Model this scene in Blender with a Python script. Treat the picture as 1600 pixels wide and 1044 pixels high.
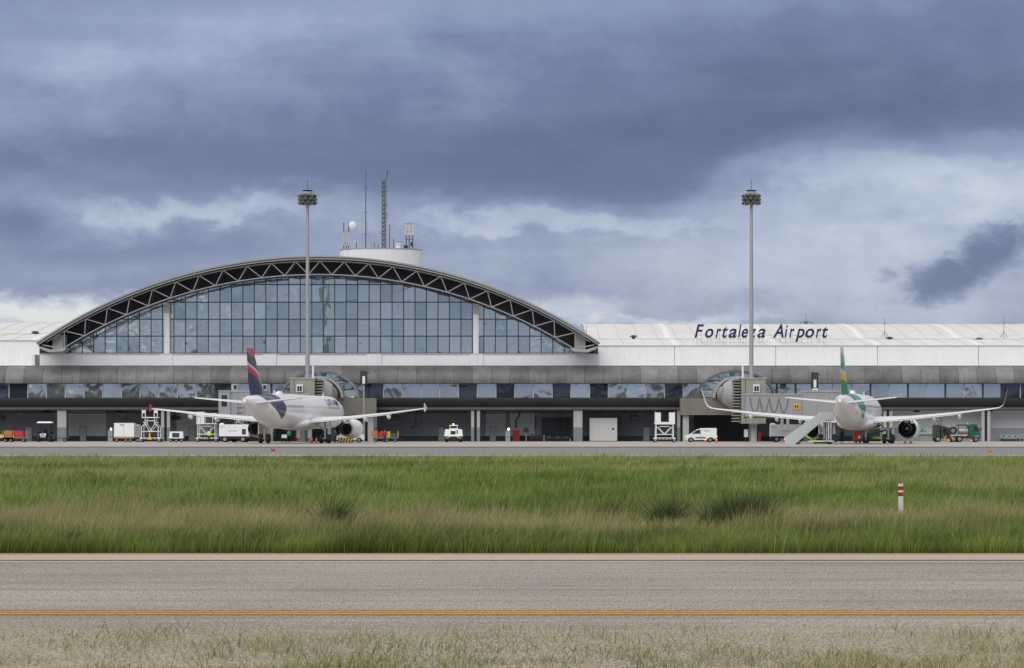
import bpy, math, random
import numpy as np
from mathutils import Vector
R = math.radians
random.seed(7)
scene = bpy.context.scene
for o in list(bpy.data.objects):
    bpy.data.objects.remove(o)
COL = scene.collection

# ------------------------------------------------------------------ camera
FPX, HOR, CAMH = 4100.0, 670.0, 1.8
cam_d = bpy.data.cameras.new('camera')
cam = bpy.data.objects.new('camera', cam_d)
COL.objects.link(cam)
cam.location = (0, 0, CAMH)
cam.rotation_euler = (R(90), 0, 0)
cam_d.sensor_width = 36
cam_d.lens = FPX / 1600 * 36
cam_d.shift_y = (HOR - 522) / 1600
cam_d.clip_start = 0.5
cam_d.clip_end = 20000
cam_d.dof.use_dof = True
cam_d.dof.focus_distance = 260
cam_d.dof.aperture_fstop = 13
scene.camera = cam
scene.render.resolution_x, scene.render.resolution_y = 1024, 668

# ------------------------------------------------------------------ light
SUN_EL, SUN_AZ = R(46), R(206)          # azimuth clockwise from +Y: behind the camera, to the left
world = bpy.data.worlds.new('World')
scene.world = world
world.use_nodes = True
NT = world.node_tree
NT.nodes.clear()


class NB:
    """tiny node-graph helper"""
    def __init__(s, nt):
        s.nt = nt

    def n(s, typ, **kw):
        nd = s.nt.nodes.new(typ)
        for k, v in kw.items():
            setattr(nd, k, v)
        return nd

    def link(s, a, b):
        s.nt.links.new(a, b)

    def put(s, sock, v):
        if hasattr(v, 'is_output'):
            s.link(v, sock)
        else:
            sock.default_value = v

    def m(s, op, a, b=0.0, c=0.0, clamp=False):
        nd = s.n('ShaderNodeMath', operation=op)
        nd.use_clamp = clamp
        for i, v in enumerate((a, b, c)):
            s.put(nd.inputs[i], v)
        return nd.outputs[0]

    def noise(s, vec, scale, detail=5.0, rough=.55, dist=0.0):
        nd = s.n('ShaderNodeTexNoise')
        if vec is not None:
            s.link(vec, nd.inputs['Vector'])
        nd.inputs['Scale'].default_value = scale
        nd.inputs['Detail'].default_value = detail
        nd.inputs['Roughness'].default_value = rough
        nd.inputs['Distortion'].default_value = dist
        return nd.outputs['Fac']

    def comb(s, x, y, z):
        nd = s.n('ShaderNodeCombineXYZ')
        for i, v in enumerate((x, y, z)):
            s.put(nd.inputs[i], v)
        return nd.outputs[0]

    def sep(s, v):
        nd = s.n('ShaderNodeSeparateXYZ')
        s.link(v, nd.inputs[0])
        return nd.outputs

    def ramp(s, fac, stops, interp='LINEAR'):
        nd = s.n('ShaderNodeValToRGB')
        cr = nd.color_ramp
        cr.interpolation = interp
        while len(cr.elements) < len(stops):
            cr.elements.new(0.5)
        for e, (p, c) in zip(cr.elements, stops):
            e.position = p
            e.color = (c[0], c[1], c[2], 1)
        s.link(fac, nd.inputs[0])
        return nd.outputs[0]

    def mix(s, f, a, b, typ='MIX'):
        nd = s.n('ShaderNodeMix', data_type='RGBA', blend_type=typ)
        s.put(nd.inputs[0], f)
        for i, v in ((6, a), (7, b)):
            s.put(nd.inputs[i], v if hasattr(v, 'is_output') else (v[0], v[1], v[2], 1))
        return nd.outputs[2]

    def smooth(s, v, a, b, c=0.0, d=1.0):
        nd = s.n('ShaderNodeMapRange', interpolation_type='SMOOTHSTEP')
        s.put(nd.inputs[0], v)
        for i, q in zip((1, 2, 3, 4), (a, b, c, d)):
            nd.inputs[i].default_value = q
        return nd.outputs[0]


b = NB(NT)
tc = b.n('ShaderNodeTexCoord')
D = tc.outputs['Generated']
dx, dy, dz = b.sep(D)
# cloud cover: a noise-warped field of light and dark cloud, stretched along the horizon
wv = b.comb(b.m('MULTIPLY', dx, 9.0), b.m('MULTIPLY', dy, 9.0), b.m('MULTIPLY', dz, 24.0))
n1 = b.noise(wv, 1.0, 7, .55, .3)
wv2 = b.comb(b.m('MULTIPLY', dx, 26.0), b.m('MULTIPLY', dy, 26.0), b.m('MULTIPLY_ADD', dz, 44.0, 5.3))
n2 = b.noise(wv2, 1.0, 7, .6, .35)
wv3 = b.comb(b.m('MULTIPLY', dx, 5.0), b.m('MULTIPLY', dy, 5.0), b.m('MULTIPLY_ADD', dz, 70.0, 2.0))
n3 = b.noise(wv3, 1.0, 6, .5, .2)
wx = b.m('MULTIPLY_ADD', b.m('SUBTRACT', n2, .5), .045, dx)
wz = b.m('MULTIPLY_ADD', b.m('SUBTRACT', n1, .5), .035, dz)
wz = b.m('MULTIPLY_ADD', b.m('SUBTRACT', n2, .5), .024, wz)


def blob(px, py, sx, sy, amp, slope=0.0):
    """one cloud: an elliptical patch in direction space"""
    x0, z0 = (px - 800) / FPX, (HOR - py) / FPX
    ax = b.m('DIVIDE', b.m('SUBTRACT', wx, x0), sx / FPX)
    zz = b.m('MULTIPLY_ADD', b.m('SUBTRACT', wx, x0), slope, b.m('SUBTRACT', wz, z0))
    az = b.m('DIVIDE', zz, sy / FPX)
    q = b.m('ADD', b.m('MULTIPLY', ax, ax), b.m('MULTIPLY', az, az))
    return b.m('MULTIPLY', b.m('EXPONENT', b.m('MULTIPLY', q, -1.0)), amp)


wv4 = b.comb(b.m('MULTIPLY', dx, 85.0), b.m('MULTIPLY', dy, 85.0), b.m('MULTIPLY_ADD', dz, 130.0, 1.7))
n4 = b.noise(wv4, 1.0, 8, .62, .5)


def puff(px, py, sx, sy, amp, slope=0.0, lo=.12, hi=.95):
    """a cloud with a ragged, fairly crisp outline"""
    g_ = b.m('MULTIPLY_ADD', b.m('SUBTRACT', n4, .5), .9, blob(px, py, sx, sy, 1.0, slope))
    return b.m('MULTIPLY', b.smooth(g_, lo, hi), amp)


L = b.m('MULTIPLY_ADD', b.m('SUBTRACT', n1, .5), .36, .53)
L = b.m('MULTIPLY_ADD', b.m('SUBTRACT', n3, .5), .20, L)
L = b.m('MULTIPLY_ADD', b.m('SUBTRACT', n2, .5), .30, L)
L = b.m('MULTIPLY_ADD', b.m('SUBTRACT', n4, .5), .10, L)
# the heavy cloud bank across the upper sky, with its lower edge climbing to the right
edge_z = b.smooth(wx, (980 - 800) / FPX, (1290 - 800) / FPX, (HOR - 318) / FPX, (HOR - 222) / FPX)
over = b.m('SUBTRACT', wz, edge_z)
L = b.m('MULTIPLY_ADD', b.smooth(over, -14 / FPX, 34 / FPX), -.21, L)
for a in ((930, 255, 330, 75, -.22), (1450, 150, 420, 75, -.24), (1200, 200, 250, 60, -.10), (1150, 40, 500, 60, -.02), (560, 230, 300, 50, -.10),
          (150, 110, 330, 90, .22), (600, 40, 380, 60, .20), (1480, 310, 330, 60, .26), (1330, 440, 330, 90, .20),
          (1080, 430, 260, 50, .02), (150, 375, 300, 30, -.20), (300, 440, 330, 24, -.04)):
    L = b.m('ADD', L, blob(*a))
for a in ((860, 340, 240, 18, .19), (330, 322, 200, 18, .15), (50, 488, 200, 28, .48), (890, 480, 90, 26, .24), (1030, 503, 170, 12, .22),
          (1378, 426, 20, 16, -.16), (1360, 275, 260, 34, .10)):
    L = b.m('ADD', L, puff(*a))
two = b.m('MAXIMUM', blob(1465, 428, 72, 34, 1.0, -.30), blob(1535, 395, 70, 40, 1.0, -.30))
two = b.m('MULTIPLY_ADD', b.m('SUBTRACT', n4, .5), 1.1, two)
L = b.m('MULTIPLY_ADD', b.smooth(two, .12, .95), -.44, L)
cl = b.ramp(L, ((0.0, (.058, .072, .134)), (.28, (.095, .116, .203)), (.5, (.165, .196, .298)), (.75, (.305, .345, .436)),
                (1.0, (.50, .52, .53))))
# an overcast dome is about three times brighter overhead than at the horizon
el = b.m('MAXIMUM', dz, 0.0)
cl = b.mix(1.0, cl, b.comb(*(b.m('MULTIPLY_ADD', el, 1.7, 1.0),) * 3), 'MULTIPLY')
# overhead the cover turns from blue-grey to neutral white
cl = b.mix(b.smooth(el, .16, .55), cl, b.mix(.75, cl, (.82, .79, .74)))
sky = b.n('ShaderNodeTexSky', sky_type='NISHITA')
sky.sun_disc = False
sky.sun_elevation = SUN_EL
sky.sun_rotation = SUN_AZ
skyc = b.mix(1.0, sky.outputs[0], (.10, .10, .10), 'MULTIPLY')
tot = b.mix(.93, skyc, cl)
bg = b.n('ShaderNodeBackground')
b.link(tot, bg.inputs[0])
bg.inputs[1].default_value = 1.0
b.link(bg.outputs[0], b.n('ShaderNodeOutputWorld').inputs[0])

sun_d = bpy.data.lights.new('sun', 'SUN')
sun_d.energy = 1.5
sun_d.angle = R(70)
sun_d.color = (1, .955, .89)
sun = bpy.data.objects.new('sun', sun_d)
COL.objects.link(sun)
sdir = Vector((math.sin(SUN_AZ) * math.cos(SUN_EL), math.cos(SUN_AZ) * math.cos(SUN_EL), math.sin(SUN_EL)))
sun.rotation_euler = sdir.to_track_quat('Z', 'Y').to_euler()
sun.location = (0, 0, 60)
vs = scene.view_settings
vs.view_transform = 'Standard'
vs.look = 'None'
vs.gamma = 1
vs.exposure = 0.42
vs.use_curve_mapping = False
scene.render.engine = 'CYCLES'


# ------------------------------------------------------------------ materials
def mat(name, col, rough=.6, metal=0.0, var=.12, scale=1.2, bump=0.0, rand=0.0, spec=.5, streak=0.0, coat=0.0):
    m = bpy.data.materials.get(name)
    if m:
        return m
    m = bpy.data.materials.new(name)
    m.use_nodes = True
    q = NB(m.node_tree)
    p = m.node_tree.nodes['Principled BSDF']
    g = q.n('ShaderNodeNewGeometry').outputs['Position']
    f = q.noise(g, scale, 6, .6)
    v = q.m('MULTIPLY_ADD', q.m('SUBTRACT', f, .5), 2.4 * var, 1.0)
    if streak:
        s = q.sep(g)
        st = q.noise(q.comb(q.m('MULTIPLY', s[0], 2.6), s[1], q.m('MULTIPLY', s[2], .22)), 1.6, 5, .65)
        v = q.m('MULTIPLY', v, q.m('MULTIPLY_ADD', q.smooth(st, .5, .78), -streak, 1.0))
    if rand:
        oi = q.n('ShaderNodeObjectInfo')
        v = q.m('MULTIPLY', v, q.m('MULTIPLY_ADD', q.m('SUBTRACT', oi.outputs['Random'], .5), 2 * rand, 1.0))
    c = q.mix(1.0, col, q.comb(v, v, v), 'MULTIPLY')
    q.link(c, p.inputs['Base Color'])
    p.inputs['Roughness'].default_value = rough
    p.inputs['Metallic'].default_value = metal
    p.inputs['Specular IOR Level'].default_value = spec
    p.inputs['Coat Weight'].default_value = coat
    if bump:
        bp = q.n('ShaderNodeBump')
        bp.inputs['Strength'].default_value = bump
        bp.inputs['Distance'].default_value = .02
        q.link(q.noise(g, 24, 4, .6), bp.inputs['Height'])
        q.link(bp.outputs[0], p.inputs['Normal'])
    return m


def emat(name, col, strength):
    m = bpy.data.materials.new(name)
    m.use_nodes = True
    p = m.node_tree.nodes['Principled BSDF']
    p.inputs['Base Color'].default_value = (*col, 1)
    p.inputs['Emission Color'].default_value = (*col, 1)
    p.inputs['Emission Strength'].default_value = strength
    return m


def glass_mat(name, col, wave=.02, wscale=.35, metal=.85, dark=(.02, .03, .04), rand=.12):
    """coated glazing: mirrors the sky with the slight waviness of real panes"""
    m = bpy.data.materials.new(name)
    m.use_nodes = True
    q = NB(m.node_tree)
    p = m.node_tree.nodes['Principled BSDF']
    g = q.n('ShaderNodeNewGeometry').outputs['Position']
    oi = q.n('ShaderNodeObjectInfo').outputs['Random']
    off = q.n('ShaderNodeVectorMath', operation='ADD')
    q.link(g, off.inputs[0])
    q.link(q.comb(q.m('MULTIPLY', oi, 90.0), 0.0, q.m('MULTIPLY', oi, 37.0)), off.inputs[1])
    v = q.m('MULTIPLY_ADD', q.m('SUBTRACT', oi, .5), 2 * rand, 1.0)
    q.link(q.mix(1.0, col, q.comb(v, v, v), 'MULTIPLY'), p.inputs['Base Color'])
    p.inputs['Metallic'].default_value = metal
    p.inputs['Roughness'].default_value = .04
    bp = q.n('ShaderNodeBump')
    bp.inputs['Strength'].default_value = 1.0
    bp.inputs['Distance'].default_value = wave
    q.link(q.noise(off.outputs[0], wscale, 2, .45, .4), bp.inputs['Height'])
    q.link(bp.outputs[0], p.inputs['Normal'])
    return m


M = dict(
    white=mat('white_wall', (.74, .745, .75), .75, var=.06, scale=.25, streak=.14),
    white2=mat('white_parapet', (.80, .80, .815), .75, var=.06, scale=.25, streak=.16),
    roofw=mat('roof_sheet', (.58, .575, .555), .7, var=.14, scale=.22, rand=.04, streak=.04),
    rib=mat('roof_rib', (.68, .675, .655), .7, var=.04),
    fascia=mat('fascia_panel', (.150, .148, .150), .55, metal=.1, var=.60, scale=.40, rand=.26, streak=.40),
    dark=mat('dark_panel', (.012, .015, .025), .5, var=.2),
    spandrel=mat('shaded_spandrel', (.026, .028, .034), .5, var=.25, scale=.3),
    lip=mat('slab_edge', (.16, .165, .165), .8, var=.2, scale=.4, streak=.2),
    conc=mat('column_concrete', (.42, .43, .42), .8, var=.1, scale=.6),
    concd=mat('column_base_paint', (.20, .225, .235), .7, var=.12),
    beige=mat('beige_concrete', (.19, .18, .158), .8, var=.2, scale=.5, streak=.3),
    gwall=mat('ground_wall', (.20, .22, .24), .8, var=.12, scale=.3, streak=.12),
    gwalll=mat('ground_wall_lit', (.72, .74, .75), .8, var=.06, scale=.3),  # lighter than the deep recess wall: its extra light is put into the colour
    gdado=mat('ground_dado', (.40, .42, .44), .8, var=.08, scale=.3),
    steel=mat('truss_steel', (.30, .305, .31), .55, var=.1),
    archband=mat('arch_roof_edge', (.24, .245, .255), .5, metal=.3, var=.15, scale=.5),
    mull=mat('mullion_dark', (.03, .05, .075), .4, var=.1),
    mulll=mat('mullion_pale', (.42, .44, .46), .5, var=.1),
    galv=mat('galvanised', (.36, .375, .385), .5, metal=.35, var=.12, scale=.8),
    antg=mat('antenna_steel', (.13, .135, .145), .55, metal=.2, var=.2),
    lampg=mat('lamp_housing', (.16, .17, .155), .6, var=.15),
    black=mat('black_rubber', (.012, .012, .013), .7, var=.2),
    blackp=mat('black_paint', (.02, .022, .028), .45, var=.1),
    hub=mat('wheel_hub', (.35, .36, .38), .45, metal=.5),
    acwhite=mat('aircraft_white', (.85, .855, .86), .32, var=.03, scale=.5, coat=.3),
    acgrey=mat('aircraft_grey', (.64, .65, .66), .4, var=.05, coat=.2),
    metal=mat('bare_metal', (.45, .44, .42), .35, metal=.9, var=.1),
    exhaust=mat('exhaust_dark', (.018, .017, .018), .6, var=.2),
    brownm=mat('heat_tinted_metal', (.26, .20, .16), .4, metal=.7, var=.15),
    eqwhite=mat('equipment_white', (.78, .79, .79), .45, var=.05, scale=1.2, streak=.06),
    eqgrey=mat('equipment_grey', (.42, .43, .43), .5, var=.08),
    olive=mat('bridge_olive_grey', (.28, .285, .245), .6, var=.1, scale=.6, streak=.1),
    bridge=mat('bridge_tunnel_grey', (.30, .305, .32), .6, var=.08, scale=.5, streak=.12),
    drum=mat('rotunda_drum', (.33, .33, .325), .55, var=.1, scale=.5, streak=.1),
    navy=mat('sign_navy', (.012, .014, .085), .4, var=.06),
    red=mat('red_paint', (.40, .025, .028), .45, var=.08),
    dred=mat('dark_red_paint', (.30, .02, .025), .5, var=.1),
    orange=mat('orange_paint', (.40, .15, .05), .5, var=.08),
    yellow=mat('yellow_paint', (.80, .46, .03), .5, var=.1),
    green=mat('truck_green', (.012, .085, .05), .4, var=.1, coat=.3),
    oliveg=mat('equipment_dark_green', (.055, .065, .05), .6, var=.2),
    hivis=mat('hi_vis', (.55, .80, .10), .7, var=.1),
    hivisg=mat('hi_vis_green', (.10, .55, .33), .7, var=.1),
    skin=mat('skin', (.28, .15, .09), .6, var=.05),
    cloth=mat('dark_cloth', (.018, .02, .03), .9, var=.15),
    clothg=mat('grey_cloth', (.08, .085, .09), .9, var=.15),
    glassw=glass_mat('curtain_glass', (.60, .67, .66), wave=.075, wscale=.28, rand=.10),
    glassd=glass_mat('curtain_glass_deep', (.47, .56, .57), wave=.075, wscale=.28, rand=.10),
    glasss=glass_mat('strip_glass', (.56, .63, .66), wave=.03, wscale=.36),
    glassk=glass_mat('strip_glass_dark', (.075, .09, .12), wave=.03, wscale=.4, metal=.6),
    vglass=mat('vehicle_glass', (.02, .03, .035), .08, var=.05, spec=.8),
    screen=mat('screen_off', (.05, .055, .06), .2, var=.1),
    teal=mat('teal_glass', (.22, .33, .34), .15, var=.1),
)


# ------------------------------------------------------------------ mesh builder
class MB:
    def __init__(s):
        s.v, s.f, s.mi, s.mats = [], [], [], []

    def _m(s, m):
        if m not in s.mats:
            s.mats.append(m)
        return s.mats.index(m)

    def add(s, vs, fs, m=None):
        o = len(s.v)
        s.v += [tuple(p) for p in vs]
        s.f += [tuple(i + o for i in f) for f in fs]
        s.mi += [s._m(m) if m else 0] * len(fs)
        return s

    def box(s, x0, x1, y0, y1, z0, z1, m=None, tx=0.0, ty=0.0):
        """tx / ty: inset of the top face"""
        vs = [(x0, y0, z0), (x1, y0, z0), (x1, y1, z0), (x0, y1, z0),
              (x0 + tx, y0 + ty, z1), (x1 - tx, y0 + ty, z1), (x1 - tx, y1 - ty, z1), (x0 + tx, y1 - ty, z1)]
        return s.add(vs, [(3, 2, 1, 0), (4, 5, 6, 7), (0, 1, 5, 4), (1, 2, 6, 5), (2, 3, 7, 6), (3, 0, 4, 7)], m)

    def rings(s, rings, m=None, cap0=True, cap1=True, closed=True):
        n = len(rings[0])
        vs = [p for r in rings for p in r]
        fs = []
        for i in range(len(rings) - 1):
            for j in range(n if closed else n - 1):
                k = (j + 1) % n
                fs.append((i * n + j, i * n + k, (i + 1) * n + k, (i + 1) * n + j))
        if cap0:
            fs.append(tuple(range(n - 1, -1, -1)))
        if cap1:
            fs.append(tuple((len(rings) - 1) * n + j for j in range(n)))
        return s.add(vs, fs, m)

    def tube(s, pts, r, m=None, n=8, r1=None):
        pts = [Vector(p) for p in pts]
        r1 = r if r1 is None else r1
        rg = []
        for i, p in enumerate(pts):
            a = pts[max(i - 1, 0)]
            c = pts[min(i + 1, len(pts) - 1)]
            t = (c - a).normalized()
            u = t.cross(Vector((0, 0, 1)) if abs(t.z) < .9 else Vector((1, 0, 0))).normalized()
            w = t.cross(u)
            rr = r + (r1 - r) * i / max(len(pts) - 1, 1)
            rg.append([p + u * rr * math.cos(2 * math.pi * k / n) + w * rr * math.sin(2 * math.pi * k / n) for k in range(n)])
        return s.rings(rg, m)

    def lathe(s, prof, c=(0, 0, 0), axis='z', n=20, m=None, cap0=False, cap1=False):
        rg = []
        for r, h in prof:
            ring = []
            for k in range(n):
                a = 2 * math.pi * k / n
                p = {'z': (r * math.cos(a), r * math.sin(a), h), 'y': (r * math.cos(a), h, -r * math.sin(a)),
                     'x': (h, r * math.cos(a), r * math.sin(a))}[axis]
                ring.append((p[0] + c[0], p[1] + c[1], p[2] + c[2]))
            rg.append(ring)
        return s.rings(rg, m, cap0, cap1)

    def prism(s, poly, a0, a1, axis='y', m=None):
        """poly of (u,v): axis y -> u=x v=z ; axis x -> u=y v=z ; axis z -> u=x v=y"""
        def P(u, v, h):
            return {'y': (u, h, v), 'x': (h, u, v), 'z': (u, v, h)}[axis]
        return s.rings([[P(u, v, a0) for u, v in poly], [P(u, v, a1) for u, v in poly]], m)

    def mesh(s, name, m=None, smooth=None):
        me = bpy.data.meshes.new(name)
        me.from_pydata(s.v, [], s.f)
        ms = s.mats or [m or M['eqgrey']]
        for q in ms:
            me.materials.append(q)
        if s.mats:
            me.polygons.foreach_set('material_index', s.mi)
        me.validate()
        import bmesh
        bm = bmesh.new()
        bm.from_mesh(me)
        bmesh.ops.recalc_face_normals(bm, faces=bm.faces)
        bm.to_mesh(me)
        bm.free()
        if smooth:
            me.shade_smooth()
            me.set_sharp_from_angle(angle=R(smooth))
        return me

    def build(s, name, m=None, parent=None, smooth=None, loc=None):
        return link(name, s.mesh(name, m, smooth), parent, loc)


def link(name, me, parent=None, loc=None):
    o = bpy.data.objects.new(name, me)
    COL.objects.link(o)
    if parent:
        o.parent = parent
    if loc:
        o.location = loc
    return o


def tag(o, label=None, cat=None, group=None, kind=None):
    for k, v in (('label', label), ('category', cat), ('group', group), ('kind', kind)):
        if v:
            o[k] = v
    return o


def thing(name, label, cat, loc=(0, 0, 0), rz=0.0, group=None):
    o = bpy.data.objects.new(name, None)
    COL.objects.link(o)
    o.location = loc
    o.rotation_euler = (0, 0, rz)
    o.empty_display_size = .2
    return tag(o, label, cat, group)


def box(name, a, m, parent=None):
    return MB().box(*a).build(name, m, parent)


def text_mesh(body, size, extrude=.02, shear=0.0, offset=0.0):
    c = bpy.data.curves.new('t', 'FONT')
    c.body = body
    c.size = size
    c.extrude = extrude
    c.shear = shear
    c.offset = offset
    c.resolution_u = 4
    o = bpy.data.objects.new('t', c)
    COL.objects.link(o)
    dg = bpy.context.evaluated_depsgraph_get()
    me = bpy.data.meshes.new_from_object(o.evaluated_get(dg))
    bpy.data.objects.remove(o)
    bpy.data.curves.remove(c)
    me.materials.clear()
    return me


def flat_text(name, body, size, m, parent, x, y, z, facing='-y', extrude=.006):
    """lettering on a vertical face; x,z = left end of the baseline"""
    me = text_mesh(body, size, extrude)
    me.materials.append(m)
    o = link(name, me, parent, (x, y, z))
    o.rotation_euler = {'-y': (R(90), 0, 0), '+x': (R(90), 0, R(90)), '-x': (R(90), 0, R(-90))}[facing]
    return o


def PX(px, Y):
    return (px - 800) * Y / FPX


def PZ(py, Y):
    return CAMH + (HOR - py) * Y / FPX


# ------------------------------------------------------------------ setting
def surface_mat(name, base, second, grain=60.0, streak=.5, patch=.3, rough=.85, gcon=.5, bump=.4, cracks=False):
    """worn pavement: aggregate grain, long streaks along the traffic direction, blotches"""
    m = bpy.data.materials.new(name)
    m.use_nodes = True
    q = NB(m.node_tree)
    p = m.node_tree.nodes['Principled BSDF']
    g = q.n('ShaderNodeNewGeometry').outputs['Position']
    s = q.sep(g)
    fine = q.noise(q.comb(q.m('MULTIPLY', s[0], 1.6), q.m('MULTIPLY', s[1], .22), 0.0), grain, 2, .7)
    mid = q.noise(q.comb(q.m('MULTIPLY', s[0], .8), q.m('MULTIPLY', s[1], 1.6), 0.0), grain * .09, 5, .7)
    st = q.noise(q.comb(q.m('MULTIPLY', s[0], .045), q.m('MULTIPLY', s[1], 1.7), 0.0), 1.0, 6, .65, .15)
    bl = q.noise(g, .16, 4, .55)
    f = q.m('ADD', q.m('MULTIPLY', q.m('SUBTRACT', st, .5), streak * 3.2), .5)
    f = q.m('ADD', f, q.m('MULTIPLY', q.m('SUBTRACT', bl, .5), patch * 3))
    f = q.m('ADD', f, q.m('MULTIPLY', q.m('SUBTRACT', mid, .5), gcon * .9), clamp=True)
    c = q.mix(f, base, second)
    k = q.m('MULTIPLY_ADD', q.m('SUBTRACT', fine, .5), gcon * 3.2, 1.0)
    c = q.mix(1.0, c, q.comb(k, k, k), 'MULTIPLY')
    if cracks:
        pit = q.noise(q.comb(q.m('MULTIPLY', s[0], 13.0), q.m('MULTIPLY', s[1], 2.6), 3.0), 1.0, 5, .8)
        c = q.mix(q.smooth(pit, .54, .70, 0.0, .75), c, (.085, .075, .065))
        c = q.mix(q.smooth(pit, .44, .28, 0.0, .40), c, (.50, .46, .40))
        w = q.n('ShaderNodeTexNoise')
        q.link(g, w.inputs['Vector'])
        w.inputs['Scale'].default_value = .9
        w.inputs['Detail'].default_value = 5
        va = q.n('ShaderNodeVectorMath', operation='MULTIPLY_ADD')
        q.link(w.outputs['Color'], va.inputs[0])
        va.inputs[1].default_value = (1.6, .8, 0)
        q.link(q.comb(q.m('MULTIPLY', s[0], .25), q.m('MULTIPLY', s[1], .8), 0.0), va.inputs[2])
        vo = q.n('ShaderNodeTexVoronoi', feature='DISTANCE_TO_EDGE')
        q.link(va.outputs[0], vo.inputs['Vector'])
        vo.inputs['Scale'].default_value = .55
        ck = q.smooth(vo.outputs['Distance'], 0.0, .012, .35, 0.0)
        c = q.mix(q.m('MULTIPLY', ck, q.smooth(bl, .45, .6)), c, (.07, .065, .06))
    q.link(c, p.inputs['Base Color'])
    p.inputs['Roughness'].default_value = rough
    p.inputs['Specular IOR Level'].default_value = .25
    bp = q.n('ShaderNodeBump')
    bp.inputs['Strength'].default_value = bump
    bp.inputs['Distance'].default_value = .015
    q.link(fine, bp.inputs['Height'])
    q.link(bp.outputs[0], p.inputs['Normal'])
    return m


def sheet(name, x0, x1, y0, y1, z, m, label, nx=1):
    mb = MB()
    vs, fs = [], []
    for i in range(nx + 1):
        x = x0 + (x1 - x0) * i / nx
        vs += [(x, y0, z), (x, y1, z)]
    for i in range(nx):
        fs.append((2 * i, 2 * i + 2, 2 * i + 3, 2 * i + 1))
    mb.add(vs, fs)
    return tag(mb.build(name, m), label, None, None, 'structure')


soil = surface_mat('soil', (.085, .085, .04), (.13, .115, .06), grain=30, streak=.1, patch=.5)
asph = surface_mat('taxiway_asphalt', (.330, .291, .240), (.212, .190, .160), grain=34, streak=.80, patch=.62, gcon=.85, cracks=True)
shoulder = surface_mat('taxiway_shoulder', (.40, .375, .335), (.31, .29, .26), grain=40, streak=.3, patch=.2, gcon=.25)
road = surface_mat('service_road', (.215, .21, .21), (.17, .168, .172), grain=4, streak=.25, patch=.3, gcon=.12)
darka = surface_mat('dark_asphalt_strip', (.085, .085, .095), (.12, .12, .125), grain=4, streak=.2, patch=.3, gcon=.12)
apronm = surface_mat('apron_concrete', (.40, .37, .325), (.31, .285, .255), grain=3, streak=.35, patch=.5, gcon=.12)
yline = surface_mat('yellow_line_paint', (.80, .37, .035), (.55, .28, .06), grain=30, streak=.5, patch=.7, gcon=.45, rough=.7)
yline2 = surface_mat('yellow_edge_paint', (.60, .30, .05), (.40, .22, .06), grain=40, streak=.6, patch=.5, gcon=.4, rough=.7)
wline = surface_mat('white_line_paint', (.70, .70, .68), (.40, .40, .38), grain=6, streak=.6, patch=.8, gcon=.3, rough=.7)
tarm = surface_mat('tar_seam', (.06, .055, .055), (.10, .095, .09), grain=30, streak=.4, patch=.4)

sheet('ground', -4000, 4000, -2500, 6000, 0.0, soil, 'flat grassy earth reaching to the horizon')
sheet('taxiway', -300, 300, 16.0, 35.05, .008, asph, 'worn grey asphalt taxiway crossing the foreground')
sheet('taxiway_shoulder', -300, 300, 35.05, 37.6, .012, shoulder, 'paler concrete edge strip of the taxiway')
for nm, y0, y1, m_ in (('taxiway_centre_line', 25.22, 25.36, yline), ('taxiway_centre_line', 25.48, 25.62, yline),
                       ('taxiway_edge_line', 35.62, 35.86, yline2), ('taxiway_edge_line', 37.35, 37.58, yline2)):
    sheet(nm, -300, 300, y0, y1, .016, m_, 'yellow painted line along the taxiway')
sheet('tar_seam', -300, 300, 35.45, 35.60, .016, tarm, 'dark tar joint beside the taxiway edge line')
sheet('tar_seam', -300, 300, 25.72, 25.78, .013, tarm, 'dark tar joint beside the taxiway centre line')
sheet('service_road', -300, 300, 152, 247, .008, road, 'grey asphalt road between the grass and the apron')
sheet('road_edge_line', -300, 300, 176, 179.0, .014, wline, 'white painted edge line of the apron road')
sheet('asphalt_strip', -300, 300, 247, 262, .012, darka, 'dark asphalt strip bordering the apron')
sheet('apron', -300, 300, 262, 374.5, .016, apronm, 'tan concrete apron in front of the terminal')


# grass: every blade is a small bent strip, all blades of the field in one mesh
def noise2(x, y, seed, f):
    """cheap smooth 2-D value noise, numpy"""
    rs = np.random.RandomState(seed)
    t = rs.rand(256, 256)
    x = x * f
    y = y * f
    xi, yi = np.floor(x).astype(int), np.floor(y).astype(int)
    u, v = x - xi, y - yi
    u, v = u * u * (3 - 2 * u), v * v * (3 - 2 * v)
    A = t[xi % 256, yi % 256] * (1 - u) + t[(xi + 1) % 256, yi % 256] * u
    B = t[xi % 256, (yi + 1) % 256] * (1 - u) + t[(xi + 1) % 256, (yi + 1) % 256] * u
    return A * (1 - v) + B * v


def grass_material():
    m = bpy.data.materials.new('grass_blades')
    m.use_nodes = True
    q = NB(m.node_tree)
    p = m.node_tree.nodes['Principled BSDF']
    a = q.n('ShaderNodeVertexColor')
    a.layer_name = 'blade'
    q.link(a.outputs['Color'], p.inputs['Base Color'])
    p.inputs['Roughness'].default_value = .7
    p.inputs['Specular IOR Level'].default_value = .2
    tr = q.n('ShaderNodeBsdfTranslucent')
    q.link(a.outputs['Color'], tr.inputs[0])
    mx = q.n('ShaderNodeMixShader')
    mx.inputs[0].default_value = .3
    q.link(p.outputs[0], mx.inputs[1])
    q.link(tr.outputs[0], mx.inputs[2])
    q.link(mx.outputs[0], m.node_tree.nodes['Material Output'].inputs[0])
    return m


GRASS = grass_material()


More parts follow.
